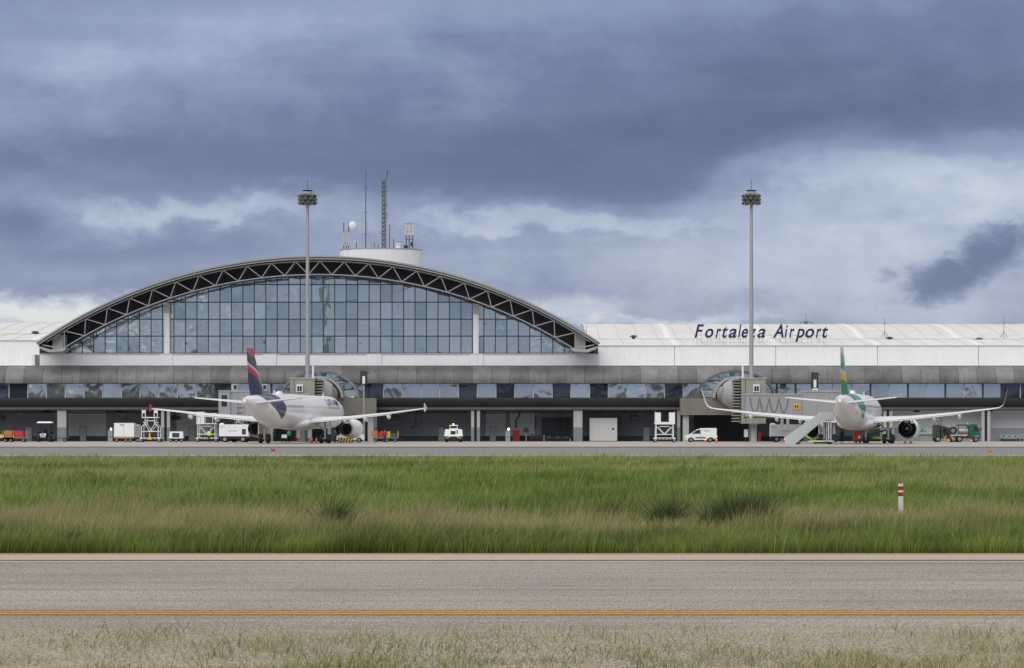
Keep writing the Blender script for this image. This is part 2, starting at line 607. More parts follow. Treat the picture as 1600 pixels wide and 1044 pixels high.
def blades(name, x, y, h, w, lean, cbase, ctip, seed, label, spread=1.3):
    """x,y,h,w,lean: arrays; cbase, ctip: (n,3) colours of the blade's foot and tip"""
    n = len(x)
    rs = np.random.RandomState(seed)
    az = rs.rand(n) * 2 * np.pi
    ax, ay = np.cos(az) * w * .5, np.sin(az) * w * .5
    la = rs.normal(.25, spread, n)
    lx, ly = np.cos(la) * lean * h, np.sin(la) * lean * h
    V = np.zeros((n, 5, 3), np.float32)
    V[:, 0] = np.stack([x - ax, y - ay, np.zeros(n)], 1)
    V[:, 1] = np.stack([x + ax, y + ay, np.zeros(n)], 1)
    V[:, 2] = np.stack([x - ax * .8 + lx * .3, y - ay * .8 + ly * .3, h * .58], 1)
    V[:, 3] = np.stack([x + ax * .8 + lx * .3, y + ay * .8 + ly * .3, h * .58], 1)
    V[:, 4] = np.stack([x + lx, y + ly, h], 1)
    C = np.ones((n, 5, 4), np.float32)
    C[:, 0, :3] = cbase
    C[:, 1, :3] = cbase
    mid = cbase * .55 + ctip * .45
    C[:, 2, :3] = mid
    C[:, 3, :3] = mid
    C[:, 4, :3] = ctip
    me = bpy.data.meshes.new(name)
    me.vertices.add(n * 5)
    me.vertices.foreach_set('co', V.ravel())
    o5 = (np.arange(n) * 5)[:, None]
    idx = np.concatenate([o5 + np.array([[0, 1, 3]]), o5 + np.array([[0, 3, 2]]), o5 + np.array([[2, 3, 4]])], 1).astype(np.int32)
    me.loops.add(n * 9)
    me.loops.foreach_set('vertex_index', idx.ravel())
    me.polygons.add(n * 3)
    me.polygons.foreach_set('loop_start', np.arange(n * 3, dtype=np.int32) * 3)
    at = me.color_attributes.new('blade', 'FLOAT_COLOR', 'POINT')
    at.data.foreach_set('color', C.ravel())
    me.update()
    me.materials.append(GRASS)
    return tag(link(name, me), label, None, None, 'stuff')


def lerp(a, c, t):
    return a * (1 - t[:, None]) + c * t[:, None]


G1, G2 = np.array([.080, .118, .020]), np.array([.205, .255, .055])
T1, T2 = np.array([.34, .29, .13]), np.array([.58, .49, .28])
rs = np.random.RandomState(3)
N = 640000
# distance: dense along the near edge, thinning with 1/d so the far field keeps its cover on the picture
uu = rs.rand(N)
near = rs.rand(N) < .40
yy = np.where(near, 37.62 + 9.0 * uu ** 1.25, 45.0 * (152 / 45.0) ** uu)
edge = noise2(rs.rand(N) * 0 + 1, yy, 1, 1)
half = yy * .195 + 7.0
xx = (rs.rand(N) * 2 - 1) * half
pn = noise2(xx + 300, yy + 60, 11, .09) * .6 + noise2(xx + 300, yy + 60, 12, .33) * .4
pm = noise2(xx * .45 + 300, yy + 60, 13, .12) * .65 + noise2(xx + 300, yy + 60, 14, .5) * .35
ph = noise2(xx + 300, yy + 60, 15, .55) * .6 + noise2(xx + 300, yy + 60, 16, 1.7) * .4
ed = np.clip((yy - 37.6) / 1.2, 0, 1)
pc = noise2(xx + 300, yy + 60, 18, .8)
h = (.16 + .34 * ph + .22 * np.clip((pc - .62) * 3, 0, 1)) * (.65 + .35 * ed) * rs.uniform(.5, 1.2, N)
h *= np.where(yy > 48, .85, 1.0)
yw = yy + 7.0 * (noise2(xx * .5 + 300, yy * .4, 17, .22) - .5) + 3.0 * (ph - .5)
tanp = np.clip(1.2 * np.exp(-((yw - 43.5) / 3.4) ** 2) * np.clip(2.2 * pm - .45, 0, 1.2) + np.where(yy > 49, .55 * np.clip((pn - .36) * 3.2, 0, 1), 0), 0, .85)
tanp = np.where(yy < 39.5, tanp * .35, tanp)
tn = rs.rand(N) < tanp
h = np.where(tn, h * 1.18 + .04, h)
w = np.clip(.0075 * yy / 40, .007, .028) * rs.uniform(.7, 1.5, N)
w = np.where(tn, w * .75, w)
cg = lerp(G1[None], G2[None], np.clip(rs.rand(N) * .7 + pm * .5 - .1, 0, 1))
cg = cg * (1 + .9 * (pn - .5) + .7 * (noise2(xx + 300, yy + 60, 19, 1.3) - .5))[:, None]
fresh = np.clip((yy + 6 * pm - 43) / 16, 0, 1)[:, None]
cg = cg * (1 - fresh + fresh * np.array([[.95, 1.12, .92]]))
ct = lerp(T1[None], T2[None], rs.rand(N))
keep = yy > 37.62 + .55 * noise2(xx + 300, yy * 0, 21, 1.1) * rs.rand(N)
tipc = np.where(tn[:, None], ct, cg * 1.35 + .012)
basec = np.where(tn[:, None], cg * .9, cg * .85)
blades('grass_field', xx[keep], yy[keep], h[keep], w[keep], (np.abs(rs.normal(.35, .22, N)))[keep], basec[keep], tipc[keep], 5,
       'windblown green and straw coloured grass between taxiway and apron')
# seed heads standing above the field
N = 5200
yy = np.where(rs.rand(N) < .6, 37.9 + 12 * rs.rand(N), 46 * (140 / 46.0) ** rs.rand(N))
xx = (rs.rand(N) * 2 - 1) * (yy * .195 + 6)
ct = lerp(T1[None], T2[None], rs.rand(N))
blades('seed_heads', xx, yy, rs.uniform(.38, .72, N), np.clip(.006 * yy / 40, .006, .016), np.abs(rs.normal(.3, .2, N)), ct * .55, ct, 8,
       'thin straw coloured seed stalks scattered through the grass')
# coarse leafy clumps, darker or fresher than the grass round them
cx_, cy_ = [], []
NC = 420
qy = np.where(rs.rand(NC) < .5, 38 + 10 * rs.rand(NC), 46 * (140 / 46.0) ** rs.rand(NC))
qx = (rs.rand(NC) * 2 - 1) * (qy * .195 + 5)
qs = rs.uniform(.10, .38, NC)
qd = rs.uniform(.8, 1.4, NC)
per = 90
xx = (qx[:, None] + rs.normal(0, 1, (NC, per)) * qs[:, None]).ravel()
yy = np.maximum((qy[:, None] + rs.normal(0, 1, (NC, per)) * qs[:, None]).ravel(), 37.7)
n_ = NC * per
cg = lerp(np.array([[.050, .085, .018]]), np.array([[.14, .20, .045]]), rs.rand(n_)) * np.repeat(qd, per)[:, None]
blades('leafy_ground_cover', xx, yy, rs.uniform(.14, .46, n_), np.clip(.013 * yy / 40, .012, .035) * rs.uniform(.7, 1.4, n_), np.abs(rs.normal(.6, .35, n_)), cg * .9, cg * 1.25, 12,
       'coarse leafy clumps mixed into the grass field', 2.5)
# near verge: bare tan earth with a ragged edge, sparse short dry grass growing in it
vm = surface_mat('verge_earth', (.33, .285, .215), (.225, .195, .150), grain=30, streak=.30, patch=.5, gcon=.9, cracks=True)
vb = MB()
vv, vf = [], []
for k in range(801):
    x_ = -40 + k * .1
    e_ = 23.3 + .9 * (noise2(np.array([x_ + 100]), np.array([2.0]), 51, .5)[0] - .5) + .9 * (noise2(np.array([x_ + 100]), np.array([5.0]), 52, 2.3)[0] - .5)
    vv += [(x_, 6.0, .012), (x_, e_, .012)]
for k in range(800):
    vf.append((2 * k, 2 * k + 2, 2 * k + 3, 2 * k + 1))
tag(vb.add(vv, vf).build('verge', vm), 'bare tan earth along the near side of the taxiway', None, None, 'structure')
N = 90000
yy = 16.5 + 8.0 * rs.rand(N)
xx = (rs.rand(N) * 2 - 1) * (yy * .2 + 2.5)
pn = noise2(xx + 300, yy * .7 + 60, 31, .8) * .5 + noise2(xx + 300, yy * .7 + 60, 32, 3.0) * .5
dens = np.clip((23.9 - yy) / 5.0, 0, 1) * np.clip((pn - .34) * 2.8, 0.04, 1)
kp = rs.rand(N) < dens
xx, yy, pn = xx[kp], yy[kp], pn[kp]
n_ = len(xx)
h = (.025 + .105 * pn) * rs.uniform(.5, 1.4, n_) + np.where(rs.rand(n_) < .012, rs.uniform(.1, .28, n_), 0)
gl = noise2(xx + 300, yy + 60, 33, .25)
tn = rs.rand(n_) < np.clip(1.4 - gl * 1.0 - (22.5 - yy) * .06, .35, .95)
cg = lerp(G1[None] * 1.1, G2[None], rs.rand(n_))
ct = lerp(T1[None] * .8, T2[None], rs.rand(n_))
blades('verge_grass', xx, yy, h, rs.uniform(.003, .008, n_), np.abs(rs.normal(1.1, .6, n_)),
       np.where(tn[:, None], ct * .7, cg * .8), np.where(tn[:, None], ct, cg * 1.2), 6, 'sparse short dry grass in the earth on the near verge', 2.5)


def weed(px, Y, hgt, n, spread, label, dark=1.0):
    """a taller tuft with broad dark leaves and a few bare stalks"""
    o = thing('tall_weed', label, 'weed', (PX(px, Y), Y, 0), 0, 'tall weeds standing above the grass')
    r_ = np.random.RandomState(int(px))
    x, y = r_.normal(0, spread, n), r_.normal(0, spread * .5, n)
    hh = hgt * r_.uniform(.45, 1.0, n) * np.exp(-(x / (spread * 2.2)) ** 2)
    c = lerp(np.array([[.045, .075, .022]]), np.array([[.12, .16, .05]]), r_.rand(n)) * dark
    f = blades('leaves', x, y, hh, r_.uniform(.008, .02, n), np.abs(r_.normal(.55, .3, n)), c, c * 1.3, int(px), None)
    f.parent = o
    del f['kind']
    s = MB()
    for i in range(6):
        a = r_.normal(0, spread * .7)
        t = r_.normal(.12, .12)
        z = hgt * r_.uniform(.8, 1.2)
        s.tube([(a, 0, 0), (a + t * .4, 0, z * .6), (a + t, 0, z)], .006, n=5, r1=.003)
        s.tube([(a + t * .4, 0, z * .6), (a + t * .4 + .09, .02, z * .78)], .004, n=4)
    s.build('stalks', mat('weed_stalk', (.06, .075, .03), .8), o)
    return o


weed(515, 41.0, .86, 800, .20, 'dark leafy weed with bare stalks left of the picture middle')
weed(1150, 41.5, .92, 2200, .40, 'widest dark weed clump, right of the picture middle', .72)
weed(1035, 42.0, .84, 800, .16, 'small dark weed clump left of the widest clump', .72)
weed(107, 38.6, .34, 320, .07, 'small broad-leaved weed low at the grass edge on the far left')

# ---- wood far behind the camera: only its mirror image shows in the glazing
def wood():
    r_ = np.random.RandomState(9)
    mb = MB()
    for i in range(170):
        x = -330 + i * 4 + r_.uniform(-3, 3)
        hgt = 5 + 14 * noise2(np.array([x * 1.0]), np.array([3.0]), 41, .03)[0] + r_.uniform(-1.5, 2.0)
        y = -170 + r_.uniform(-14, 14)
        prof = []
        nn = 9
        rg = []
        for k in range(6):
            t = k / 5
            rr = (2.4 + r_.uniform(0, 1.8)) * math.sin(math.pi * min(.12 + t * .86, 1)) + .15
            rg.append([(x + rr * r_.uniform(.7, 1.25) * math.cos(2 * math.pi * j / nn), y + rr * r_.uniform(.7, 1.2) * math.sin(2 * math.pi * j / nn),
                        .4 + hgt * t + r_.uniform(-.4, .4)) for j in range(nn)])
        mb.rings(rg)
    return tag(mb.build('wood', mat('wood_foliage', (.04, .06, .03), .9, var=.5, scale=.5)), 'far-off wood beyond the near side of the airfield', None, None, 'stuff')


wood()


# ------------------------------------------------------------------ terminal
TY = 370.0
T = thing('terminal_building', 'long white and grey airport terminal with a glazed arched hall', 'terminal', (0, TY, 0))


def TX(px, Y=TY):
    return PX(px, Y)


def shared(name, me, parent, loc=(0, 0, 0)):
    o = link(name, me, parent, loc)
    return o


XL, XR = -92.0, 92.0
# ground floor
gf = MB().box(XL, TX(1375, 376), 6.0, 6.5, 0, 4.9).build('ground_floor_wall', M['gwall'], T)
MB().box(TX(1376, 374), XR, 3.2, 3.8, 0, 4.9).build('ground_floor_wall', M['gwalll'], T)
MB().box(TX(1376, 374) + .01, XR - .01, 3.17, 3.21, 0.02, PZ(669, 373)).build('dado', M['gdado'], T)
box('plinth', (XL, TX(1375, 376), 5.9, 6.02, 0, .75), M['blackp'], gf)
# doors, shutters, dark openings and fittings on the ground-floor wall
shm = mat('shutter_bay', (.18, .20, .225), .6, var=.1, rand=.15)
shmp = mat('roller_shutter_pale', (.52, .54, .55), .6, var=.1, rand=.15)
for a, c_, z1, m_ in ((20, 82, 4.2, shm), (107, 166, 4.35, shmp), (176, 250, 4.1, shm), (276, 330, 4.3, shmp), (430, 560, 4.1, M['blackp']),
                      (596, 650, 4.3, shm), (660, 728, 4.2, shm), (759, 790, 4.3, shmp), (797, 836, 4.2, shmp), (846, 893, 3.4, M['blackp']),
                      (966, 1050, 4.3, shm), (1085, 1170, 4.2, M['blackp']), (1230, 1300, 4.2, shm)):  # black ones stand for open doorways, their dark inside put into the colour
    sb = MB()
    x0, x1 = TX(a, 376), TX(c_, 376)
    nsl = 12
    for k in range(nsl):
        sb.box(x0, x1, 5.93 - .02, 6.0, .12 + k * (z1 - .12) / nsl, .12 + (k + 1) * (z1 - .12) / nsl - .03)
    sb.build('shutter_bay', m_, gf)
for px, z, w_, h_ in ((2, 3.3, 1.0, .55), (275, 3.35, 1.3, .55), (618, 3.3, 1.0, .6), (992, 3.3, 1.1, .6), (968, 2.9, .35, .9), (645, 2.0, .35, .35)):
    MB().box(TX(px, 376) - w_ / 2, TX(px, 376) + w_ / 2, 5.35, 5.9, z - h_ / 2, z + h_ / 2, M['blackp']).box(
        TX(px, 376) - w_ / 2 + .06, TX(px, 376) + w_ / 2 - .06, 5.32, 5.35, z - h_ / 2 + .06, z + h_ / 2 - .06, M['screen']).build('ventilation_unit', None, gf)
for px, z0 in ((197, 3.2), (650, 2.1), (836, 1.5), (875, 1.4)):
    MB().tube([(TX(px, 376), 5.85, z0), (TX(px, 376), 5.85, 4.6)], .05, n=6).build('pipe', M['blackp'], gf)
MB().tube([(TX(806, 376), 5.7, 1.9), (TX(806, 376), 5.7, 3.0), (TX(811, 376), 5.7, 3.6), (TX(814, 376), 5.7, 4.6)], .09, n=8).build('pipe', M['blackp'], gf)
MB().box(TX(-40, 376), TX(1370, 376), 5.6, 5.85, 3.98, 4.06).build('cable_tray', M['lip'], gf)
for k in range(26):
    x_ = TX(-20 + k * 53.7, 376)
    MB().box(x_ - .35, x_ + .35, 5.5, 5.6, 3.86, 3.96, M['eqgrey']).build('strip_lamp', None, gf)
for px in (45, 130, 300, 520, 690, 770, 1010, 1260):
    x_ = TX(px, 376)
    MB().box(x_ - .5, x_ + .5, 5.86, 5.905, .05, 2.1, M['blackp']).box(x_ - .44, x_ + .44, 5.84, 5.86, .06, 2.03, M['gdado']).build('door', None, gf)
# ground-floor columns; most are a pair with the dark expansion gap between
for i, px in enumerate([-64, 97, 259, 420, 582, 743, 903, 1065, 1226, 1387, 1540, 1702]):
    x = TX(px)
    col = MB()
    wide = px in (97, 903)
    spans = ((-.62, .62),) if wide else ((-.62, -.20), (.20, .62))
    for a, c_ in spans:
        col.box(x + a, x + c_, -.3, .5, 2.0 if px < 1300 else 2.1, 4.5, M['conc'])
        col.box(x + a - .003, x + c_ + .003, -.303, .503, 0, 2.0 if px < 1300 else 2.1, M['concd'] if px < 1300 else M['gdado'])
    if not wide:
        col.box(x - .2, x + .2, .1, .45, 0, 4.5, M['dark'])
    col.build('column', None, T)
# slab edge, sloping spandrel with its downward-facing shade put into the colour
box('slab_edge', (XL, XR, -.55, 6.4, 4.5, 4.87), M['lip'], T)
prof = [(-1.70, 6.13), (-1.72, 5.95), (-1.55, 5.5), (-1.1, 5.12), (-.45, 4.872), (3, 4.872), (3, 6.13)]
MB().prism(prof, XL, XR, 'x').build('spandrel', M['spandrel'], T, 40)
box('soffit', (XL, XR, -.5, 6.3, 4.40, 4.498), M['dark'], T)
for k in range(18):
    xx_ = XL + 5 + k * 10.3
    box('soffit_beam', (xx_, xx_ + .25, -.2, 5.9, 4.12, 4.398), M['dark'], T)

# strip of first-floor windows
ws = MB().box(XL, XR, -.9, 3, 6.133, 8.16).build('window_strip', M['dark'], T)
MW = 29.15 * TY / FPX
z0, z1 = 6.14, 8.15
rp = random.Random(4)
darkset = {0, 1, 2, 24, 25, 31, 32, 33, 36, 50, 53}
k = 0
mullm = MB().box(-.065, .065, -.10, .02, z0, z1).mesh('mullion', M['mulll'])
mulld = MB().box(-.13, .13, -.06, .02, z0, z1).mesh('mullion', M['mull'])
pane_l = MB().box(-MW / 2 + .05, MW / 2 - .05, 0, .04, z0 - 7.15 + .03, z1 - 7.15 - .03).mesh('pane', M['glasss'])
pane_d = MB().box(-MW / 2 + .05, MW / 2 - .05, 0, .04, z0 - 7.15 + .03, z1 - 7.15 - .03).mesh('pane', M['glassk'])
x = TX(-12)
i = 0
while x > XL + MW:
    x -= MW
    i -= 1
while x < XR - MW:
    px = 800 + x * FPX / TY
    dk = (px < 40) or (700 < px < 735) or (915 < px < 945) or (1030 < px < 1062) or (1420 < px < 1445) or (1535 < px < 1560) or rp.random() < .14
    o = shared('pane', pane_d if dk else pane_l, ws, (x + MW / 2, -1.30, 7.15))
    o.rotation_euler = (R(rp.uniform(-.35, .35)), 0, R(rp.uniform(-.8, .8)))
    shared('mullion', mullm if (px < 330 or 600 < px < 950 or rp.random() < .3) else mulld, ws, (x, -1.33, 0))
    x += MW
box('head_rail', (XL, XR, -1.42, -.9, 8.10, 8.158), M['mull'], ws)

# curved grey fascia panels
fp = [(-2.25, 8.17), (-2.32, 8.5), (-2.25, 9.0), (-2.02, 9.55), (-1.62, 10.05), (-1.05, 10.42), (-.35, 10.64)]
FW = 2.62
inner = [(y + .10, z + .02) for y, z in fp]
fme = MB().prism(fp + inner[::-1], .03, FW - .03, 'x').mesh('panel', M['fascia'], 35)
fa = MB().prism([(y + .13, z - .0) for y, z in fp] + [(2.5, 10.60), (2.5, 8.17)], XL, XR, 'x').build('fascia', M['lip'], T)
x = XL
while x < XR - FW:
    shared('panel', fme, fa, (x, 0, rp.uniform(-.006, .006)))
    x += FW
box('terrace', (XL, XR, -.36, 12, 10.50, 10.605), M['roofw'], T)
box('fascia_cap', (XL, XR, -.42, -.20, 10.606, 10.70), M['lip'], T)

# low white parapet below the arch, in panels with slightly proud panels at the column lines
joints = [62, 250, 270, 411, 432, 573, 596, 734, 755, 933]
pw = T
for a, c_ in zip(joints[:-1], joints[1:]):
    proud = (c_ - a) < 30
    box('parapet_panel', (TX(a) + .012, TX(c_) - .012, -.12 if proud else 0, .5, 10.61, PZ(553.3, TY)), M['white2'], pw)
box('parapet_core', (TX(62) + .03, TX(933) - .03, .1, .45, 10.6, PZ(553.3, TY) - .05), M['lip'], T)
box('parapet_coping', (TX(62), TX(933), -.16, .52, PZ(553.3, TY) + .003, PZ(552.4, TY)), M['mulll'], T)

# recessed upper walls right and left of the arch, in large panels
RY = 381.0
for js, top in (((934, 1054, 1212, 1371, 1529, 1690, 1850), 541.0), ((-220, -60, 62), 533.0)):
    zt = PZ(top, RY)
    for a, c_ in zip(js[:-1], js[1:]):
        box('wall_panel', (TX(a, RY) + .05, TX(c_, RY) - .05, RY - TY, RY - TY + .5, 10.61, zt), M['white'], T)
    box('wall_core', (TX(js[0], RY) + .1, TX(js[-1], RY) - .1, RY - TY + .12, RY - TY + .45, 10.6, zt - .1), M['eqgrey'], T)
    box('gutter', (TX(js[0], RY), TX(js[-1], RY), RY - TY - .10, RY - TY + .6, zt + .004, zt + .14), M['mulll'], T)
# returns of the wall beside the arch feet
box('wall_return', (TX(62, 375.5) - .2, TX(62, 375.5) + .2, .55, RY - TY, 10.61, 12.3), M['white2'], T)
box('wall_return', (TX(933, 375.5) - .2, TX(933, 375.5) + .2, .55, RY - TY, 10.61, 12.3), M['white2'], T)


# two-tier vaulted roofs
def vault(name, x0, x1, y0, z0_, y1, z1_, bulge, segs=8):
    pts = []
    for k in range(segs + 1):
        t = k / segs
        pts.append((y0 + (y1 - y0) * t - TY, z0_ + (z1_ - z0_) * math.sin(t * math.pi / 2) ** .9 * 1.0))
    return pts


def roof_side(x0, x1, ybase, zb, py_mid, py_top, first, step):
    ya, yb = ybase + .3, 400.0
    yc = 431.0
    zm, zt = PZ(py_mid, yb), PZ(py_top, yc)
    rf = None
    for (p0, q0, p1, q1, shift) in ((ya, zb, yb, zm - .18, 0), (yb, zm, yc, zt, -.6)):
        pts = vault('', x0, x1, p0, q0, p1, q1, 0)
        low = [(y, z - .22) for y, z in pts]
        rb = MB().prism(pts + low[::-1], x0, x1, 'x').build('roof', M['roofw'], T, 40)
        x_ = first
        while x_ < x1 - .6:
            if x_ > x0 + .3:
                up = [(y, z + .05) for y, z in pts]
                MB().prism(up + [(y, z + .004) for y, z in pts][::-1], x_ - .48, x_ + .48, 'x').build('roof_rib', M['rib'], rb, 40)
            x_ += step
        # sheet seams
        x_ = x0 + 2.0
        while x_ < x1 - 1:
            MB().prism([(y, z + .035) for y, z in pts] + [(y, z + .003) for y, z in pts][::-1], x_ - .03, x_ + .03, 'x').build('roof_seam', M['eqgrey'], rb)
            x_ += step / 5
        box('ridge_line', (x0, x1, p1 - TY - .05, p1 - TY + .25, q1 - .1, q1 + .09), M['eqgrey'], rb)
    box('roof_backing', (x0, x1, yb - TY + .4, yb - TY + .6, 12, zm + .05), M['eqgrey'], T)
    return zm, zt


zr = roof_side(TX(922, RY), XR + 12, RY, PZ(540.0, RY), 529.0, 507.5, TX(1056, RY), (1212 - 1054) * RY / FPX)
zl = roof_side(XL - 12, TX(70, RY), RY, PZ(532.0, RY), 521.0, 504.5, TX(50, RY) - 14.6, (1212 - 1054) * RY / FPX)
MB().prism([(TX(912, 398), 12.0), (TX(919, 398), 12.0), (TX(916, 398), PZ(506, 398))], 27.5, 28.0, 'y').build('gable_fin', M['galv'], T)
for px, py, Y in ((945, 514, 416), (1037, 514, 416), (1355, 514.5, 416), (1447, 515, 416), (990, 527, 398), (1390, 529.5, 394),
                  (1530, 531, 394), (3, 511, 416), (55, 520.5, 400)):
    c0 = (PX(px, Y), Y - TY, PZ(py, Y) - .25)
    MB().lathe([(.28, 0), (.28, .28), (.62, .30), (.45, .5), (.1, .58)], c0, 'z', 10).build('roof_vent', M['blackp'], T)

# ---- the arch
AY = 365.6
KA = AY / FPX
ACX = PX(497.3, AY)
RT, ZTC = 783 * KA, PZ(401 + 783, AY)
RB, ZBC = 745 * KA, PZ(429 + 745, AY)


def arcpt(R_, zc, th):
    return (ACX + R_ * math.sin(th), zc + R_ * math.cos(th))


th_t = math.asin(440 / 783)
# roof shell: barrel from the front lip back over the hall
NA = 64
angs = [-th_t + 2 * th_t * k / NA for k in range(NA + 1)]
outer = [arcpt(RT, ZTC, a) for a in angs]
inner_ = [arcpt(RT - .36, ZTC, a) for a in angs]
shell = MB().prism(outer + inner_[::-1], AY - TY - .2, 34, 'y').build('arch_roof', M['archband'], T, 30)
lip2 = [arcpt(RT + .10, ZTC, a) for a in angs]
lip1 = [arcpt(RT - .10, ZTC, a) for a in angs]
MB().prism(lip2 + lip1[::-1], AY - TY - .42, AY - TY - .203, 'y').build('roof_lip', M['steel'], shell, 30)
lip2 = [arcpt(RT - .26, ZTC, a) for a in angs]
lip1 = [arcpt(RT - .40, ZTC, a) for a in angs]
MB().prism(lip2 + lip1[::-1], AY - TY - .34, AY - TY - .203, 'y').build('roof_lip', M['steel'], shell, 30)
soff = [arcpt(RT - .365, ZTC, a) for a in angs]
soff2 = [arcpt(RT - .45, ZTC, a) for a in angs]
MB().prism(soff + soff2[::-1], AY - TY - .15, 33, 'y').build('soffit_lining', M['dark'], shell, 30)
# dark tympanum panel above the glazing, the roof's shade deepened in its colour
th_b = math.asin(405 / 745)
tb = [arcpt(RB * 1.0, ZBC, -th_b + 2 * th_b * k / NA) for k in range(NA + 1)]
tt = [arcpt(RT - .55, ZTC, -th_t * .985 + 2 * th_t * .985 * k / NA) for k in range(NA + 1)]
tv, tf = [], []
for k in range(NA + 1):
    tv += [(tb[k][0] * 1.012, .25, tb[k][1]), (tt[k][0] * 1.012, .25, tt[k][1])]
for k in range(NA):
    tf.append((2 * k, 2 * k + 2, 2 * k + 3, 2 * k + 1))
MB().add(tv, tf).build('tympanum', M['dark'], T)
# trusses: a front one and a second one behind it
DTH = R(2.815)
for yi, ty in enumerate((AY - TY + .1, AY - TY + 2.6)):
    tr = MB()
    ch = [arcpt(RB, ZBC, -th_b + 2 * th_b * k / NA) for k in range(NA + 1)]
    tr.tube([(p[0], ty, p[1]) for p in ch], .085, n=8)
    root = tr.build('arch_truss', M['steel'] if yi == 0 else mat('truss_steel_shaded', (.07, .075, .09), .6), T, 50)
    if yi == 0:
        ct_ = [arcpt(RT - .62, ZTC, -th_t * .97 + 2 * th_t * .97 * k / NA) for k in range(NA + 1)]
        MB().tube([(p[0], ty, p[1]) for p in ct_], .085, n=8).build('top_chord', M['steel'], root, 50)
    rr_ = .075 if yi == 0 else .05
    sm_ = M['steel'] if yi == 0 else mat('truss_steel_shaded', (.07, .075, .09), .6)  # rear steel darkened: the shade under the roof is put into its colour
    for k in range(-11, 12):
        a = k * DTH + R(.2)
        pt = arcpt(RT - .62, ZTC, a)
        for s_ in (-.5, .5):
            tb_ = a + s_ * DTH
            if abs(tb_) > th_b:
                continue
            pb = arcpt(RB, ZBC, tb_)
            MB().tube([(pt[0], ty, pt[1]), (pb[0], ty, pb[1])], rr_, n=6).build('diagonal', sm_, root, 50)
    # boat-shaped feet
    if yi == 0:
        for sg in (-1, 1):
            e = arcpt(RT - .5, ZTC, sg * th_t)
            f_ = arcpt(RB, ZBC, sg * th_b * .985)
            pts = [(e[0], e[1]), (e[0] - sg * .1, e[1] - .32), (e[0] - sg * 1.4, e[1] - .85), (f_[0], f_[1] - .35), (f_[0] - sg * .6, f_[1] + .1),
                   (e[0] - sg * 1.7, e[1] - .5)]
            MB().prism(pts, ty - .25, ty + 4, 'y').build('truss_foot', M['galv'], root)
            MB().box(f_[0] - .75 + sg * .9, f_[0] + .75 + sg * .9, ty + 1.2, ty + 4.3, f_[1] - .6, f_[1] + 2.0).build('foot_pier', M['conc'], root)
            dq = arcpt(RT - .62, ZTC, sg * 12 * DTH)
            MB().tube([(dq[0], ty, dq[1]), (f_[0], ty, f_[1])], .1, n=6).build('diagonal', M['steel'], root)

# ---- curtain wall: each pane its own piece, cut to the arch
GYl = .55
KG = (TY + GYl) / FPX


def garc(px):
    d = 745.0 ** 2 - (px - 497.3) ** 2
    return 429 + 745 - math.sqrt(max(d, 0)) - 3


cw = MB().prism([(PX(92, 371.3), PZ(552, 371)), (PX(903, 371.3), PZ(552, 371))] +
                [(PX(p, 371.3), PZ(garc(p), 371.3)) for p in range(890, 100, -30)], .75, .85, 'y').build('curtain_wall', M['mull'], T)
cols_x = []
px = 497.0 - 30 * 17.93 + 8
while px < 930:
    cols_x.append(px)
    px += 17.93
rows_y = [552, 525.4, 498.9, 472.3, 444.8, 418]
for ci in range(len(cols_x) - 1):
    a, c_ = cols_x[ci] + .75, cols_x[ci + 1] - .75
    if garc((a + c_) / 2) > 548:
        continue
    for ri in range(5):
        yb_, yt_ = rows_y[ri] - .8, rows_y[ri + 1] + .8
        top = [max(yt_, garc(a + (c_ - a) * t)) for t in (0, .5, 1)]
        if min(top) > yb_ - 1.5:
            continue
        cx, cz = (PX(a, TY + GYl) + PX(c_, TY + GYl)) / 2, PZ((yb_ + yt_) / 2, TY + GYl)
        poly = [(PX(a, TY + GYl) - cx, PZ(yb_, TY + GYl) - cz), (PX(c_, TY + GYl) - cx, PZ(yb_, TY + GYl) - cz)]
        for t, tp in ((1, top[2]), (.5, top[1]), (0, top[0])):
            tp = min(tp, yb_ - .2)
            poly.append((PX(a + (c_ - a) * t, TY + GYl) - cx, PZ(tp, TY + GYl) - cz))
        o = MB().prism(poly, 0, .04, 'y').build('pane', M['glassd'] if rp.random() < .3 else M['glassw'], cw, None, (cx, GYl, cz))
        o.rotation_euler = (R(rp.uniform(-.32, .32)), 0, R(rp.uniform(-.6, .6)))
    xm = PX(cols_x[ci], TY + .5)
    zt = PZ(max(418, garc(cols_x[ci])), TY + .5)
    if zt > PZ(549, TY):
        box('mullion', (xm - .055, xm + .055, GYl - .07, GYl + .1, PZ(552, TY), zt), M['mull'], cw)
for ry in rows_y[1:5]:
    hw = math.sqrt(max(745.0 ** 2 - (429 + 745 - 3 - ry) ** 2, 0))
    z_ = PZ(ry, TY + GYl)
    box('transom', (PX(497.3 - hw + 4, TY), PX(497.3 + hw - 4, TY), GYl - .05, GYl + .09, z_ - .05, z_ + .05), M['mull'], cw)
for px in (261, 743.5):
    x_ = PX(px, TY)
    zt = PZ(474 if px < 500 else 476, TY)
    MB().box(x_ - .38, x_ + .38, -.25, .45, PZ(553, TY), zt - 1.4, M['white2']).box(x_ - .44, x_ + .44, -.3, .45, zt - 1.397, zt, M['conc']).build('hall_column', None, T)

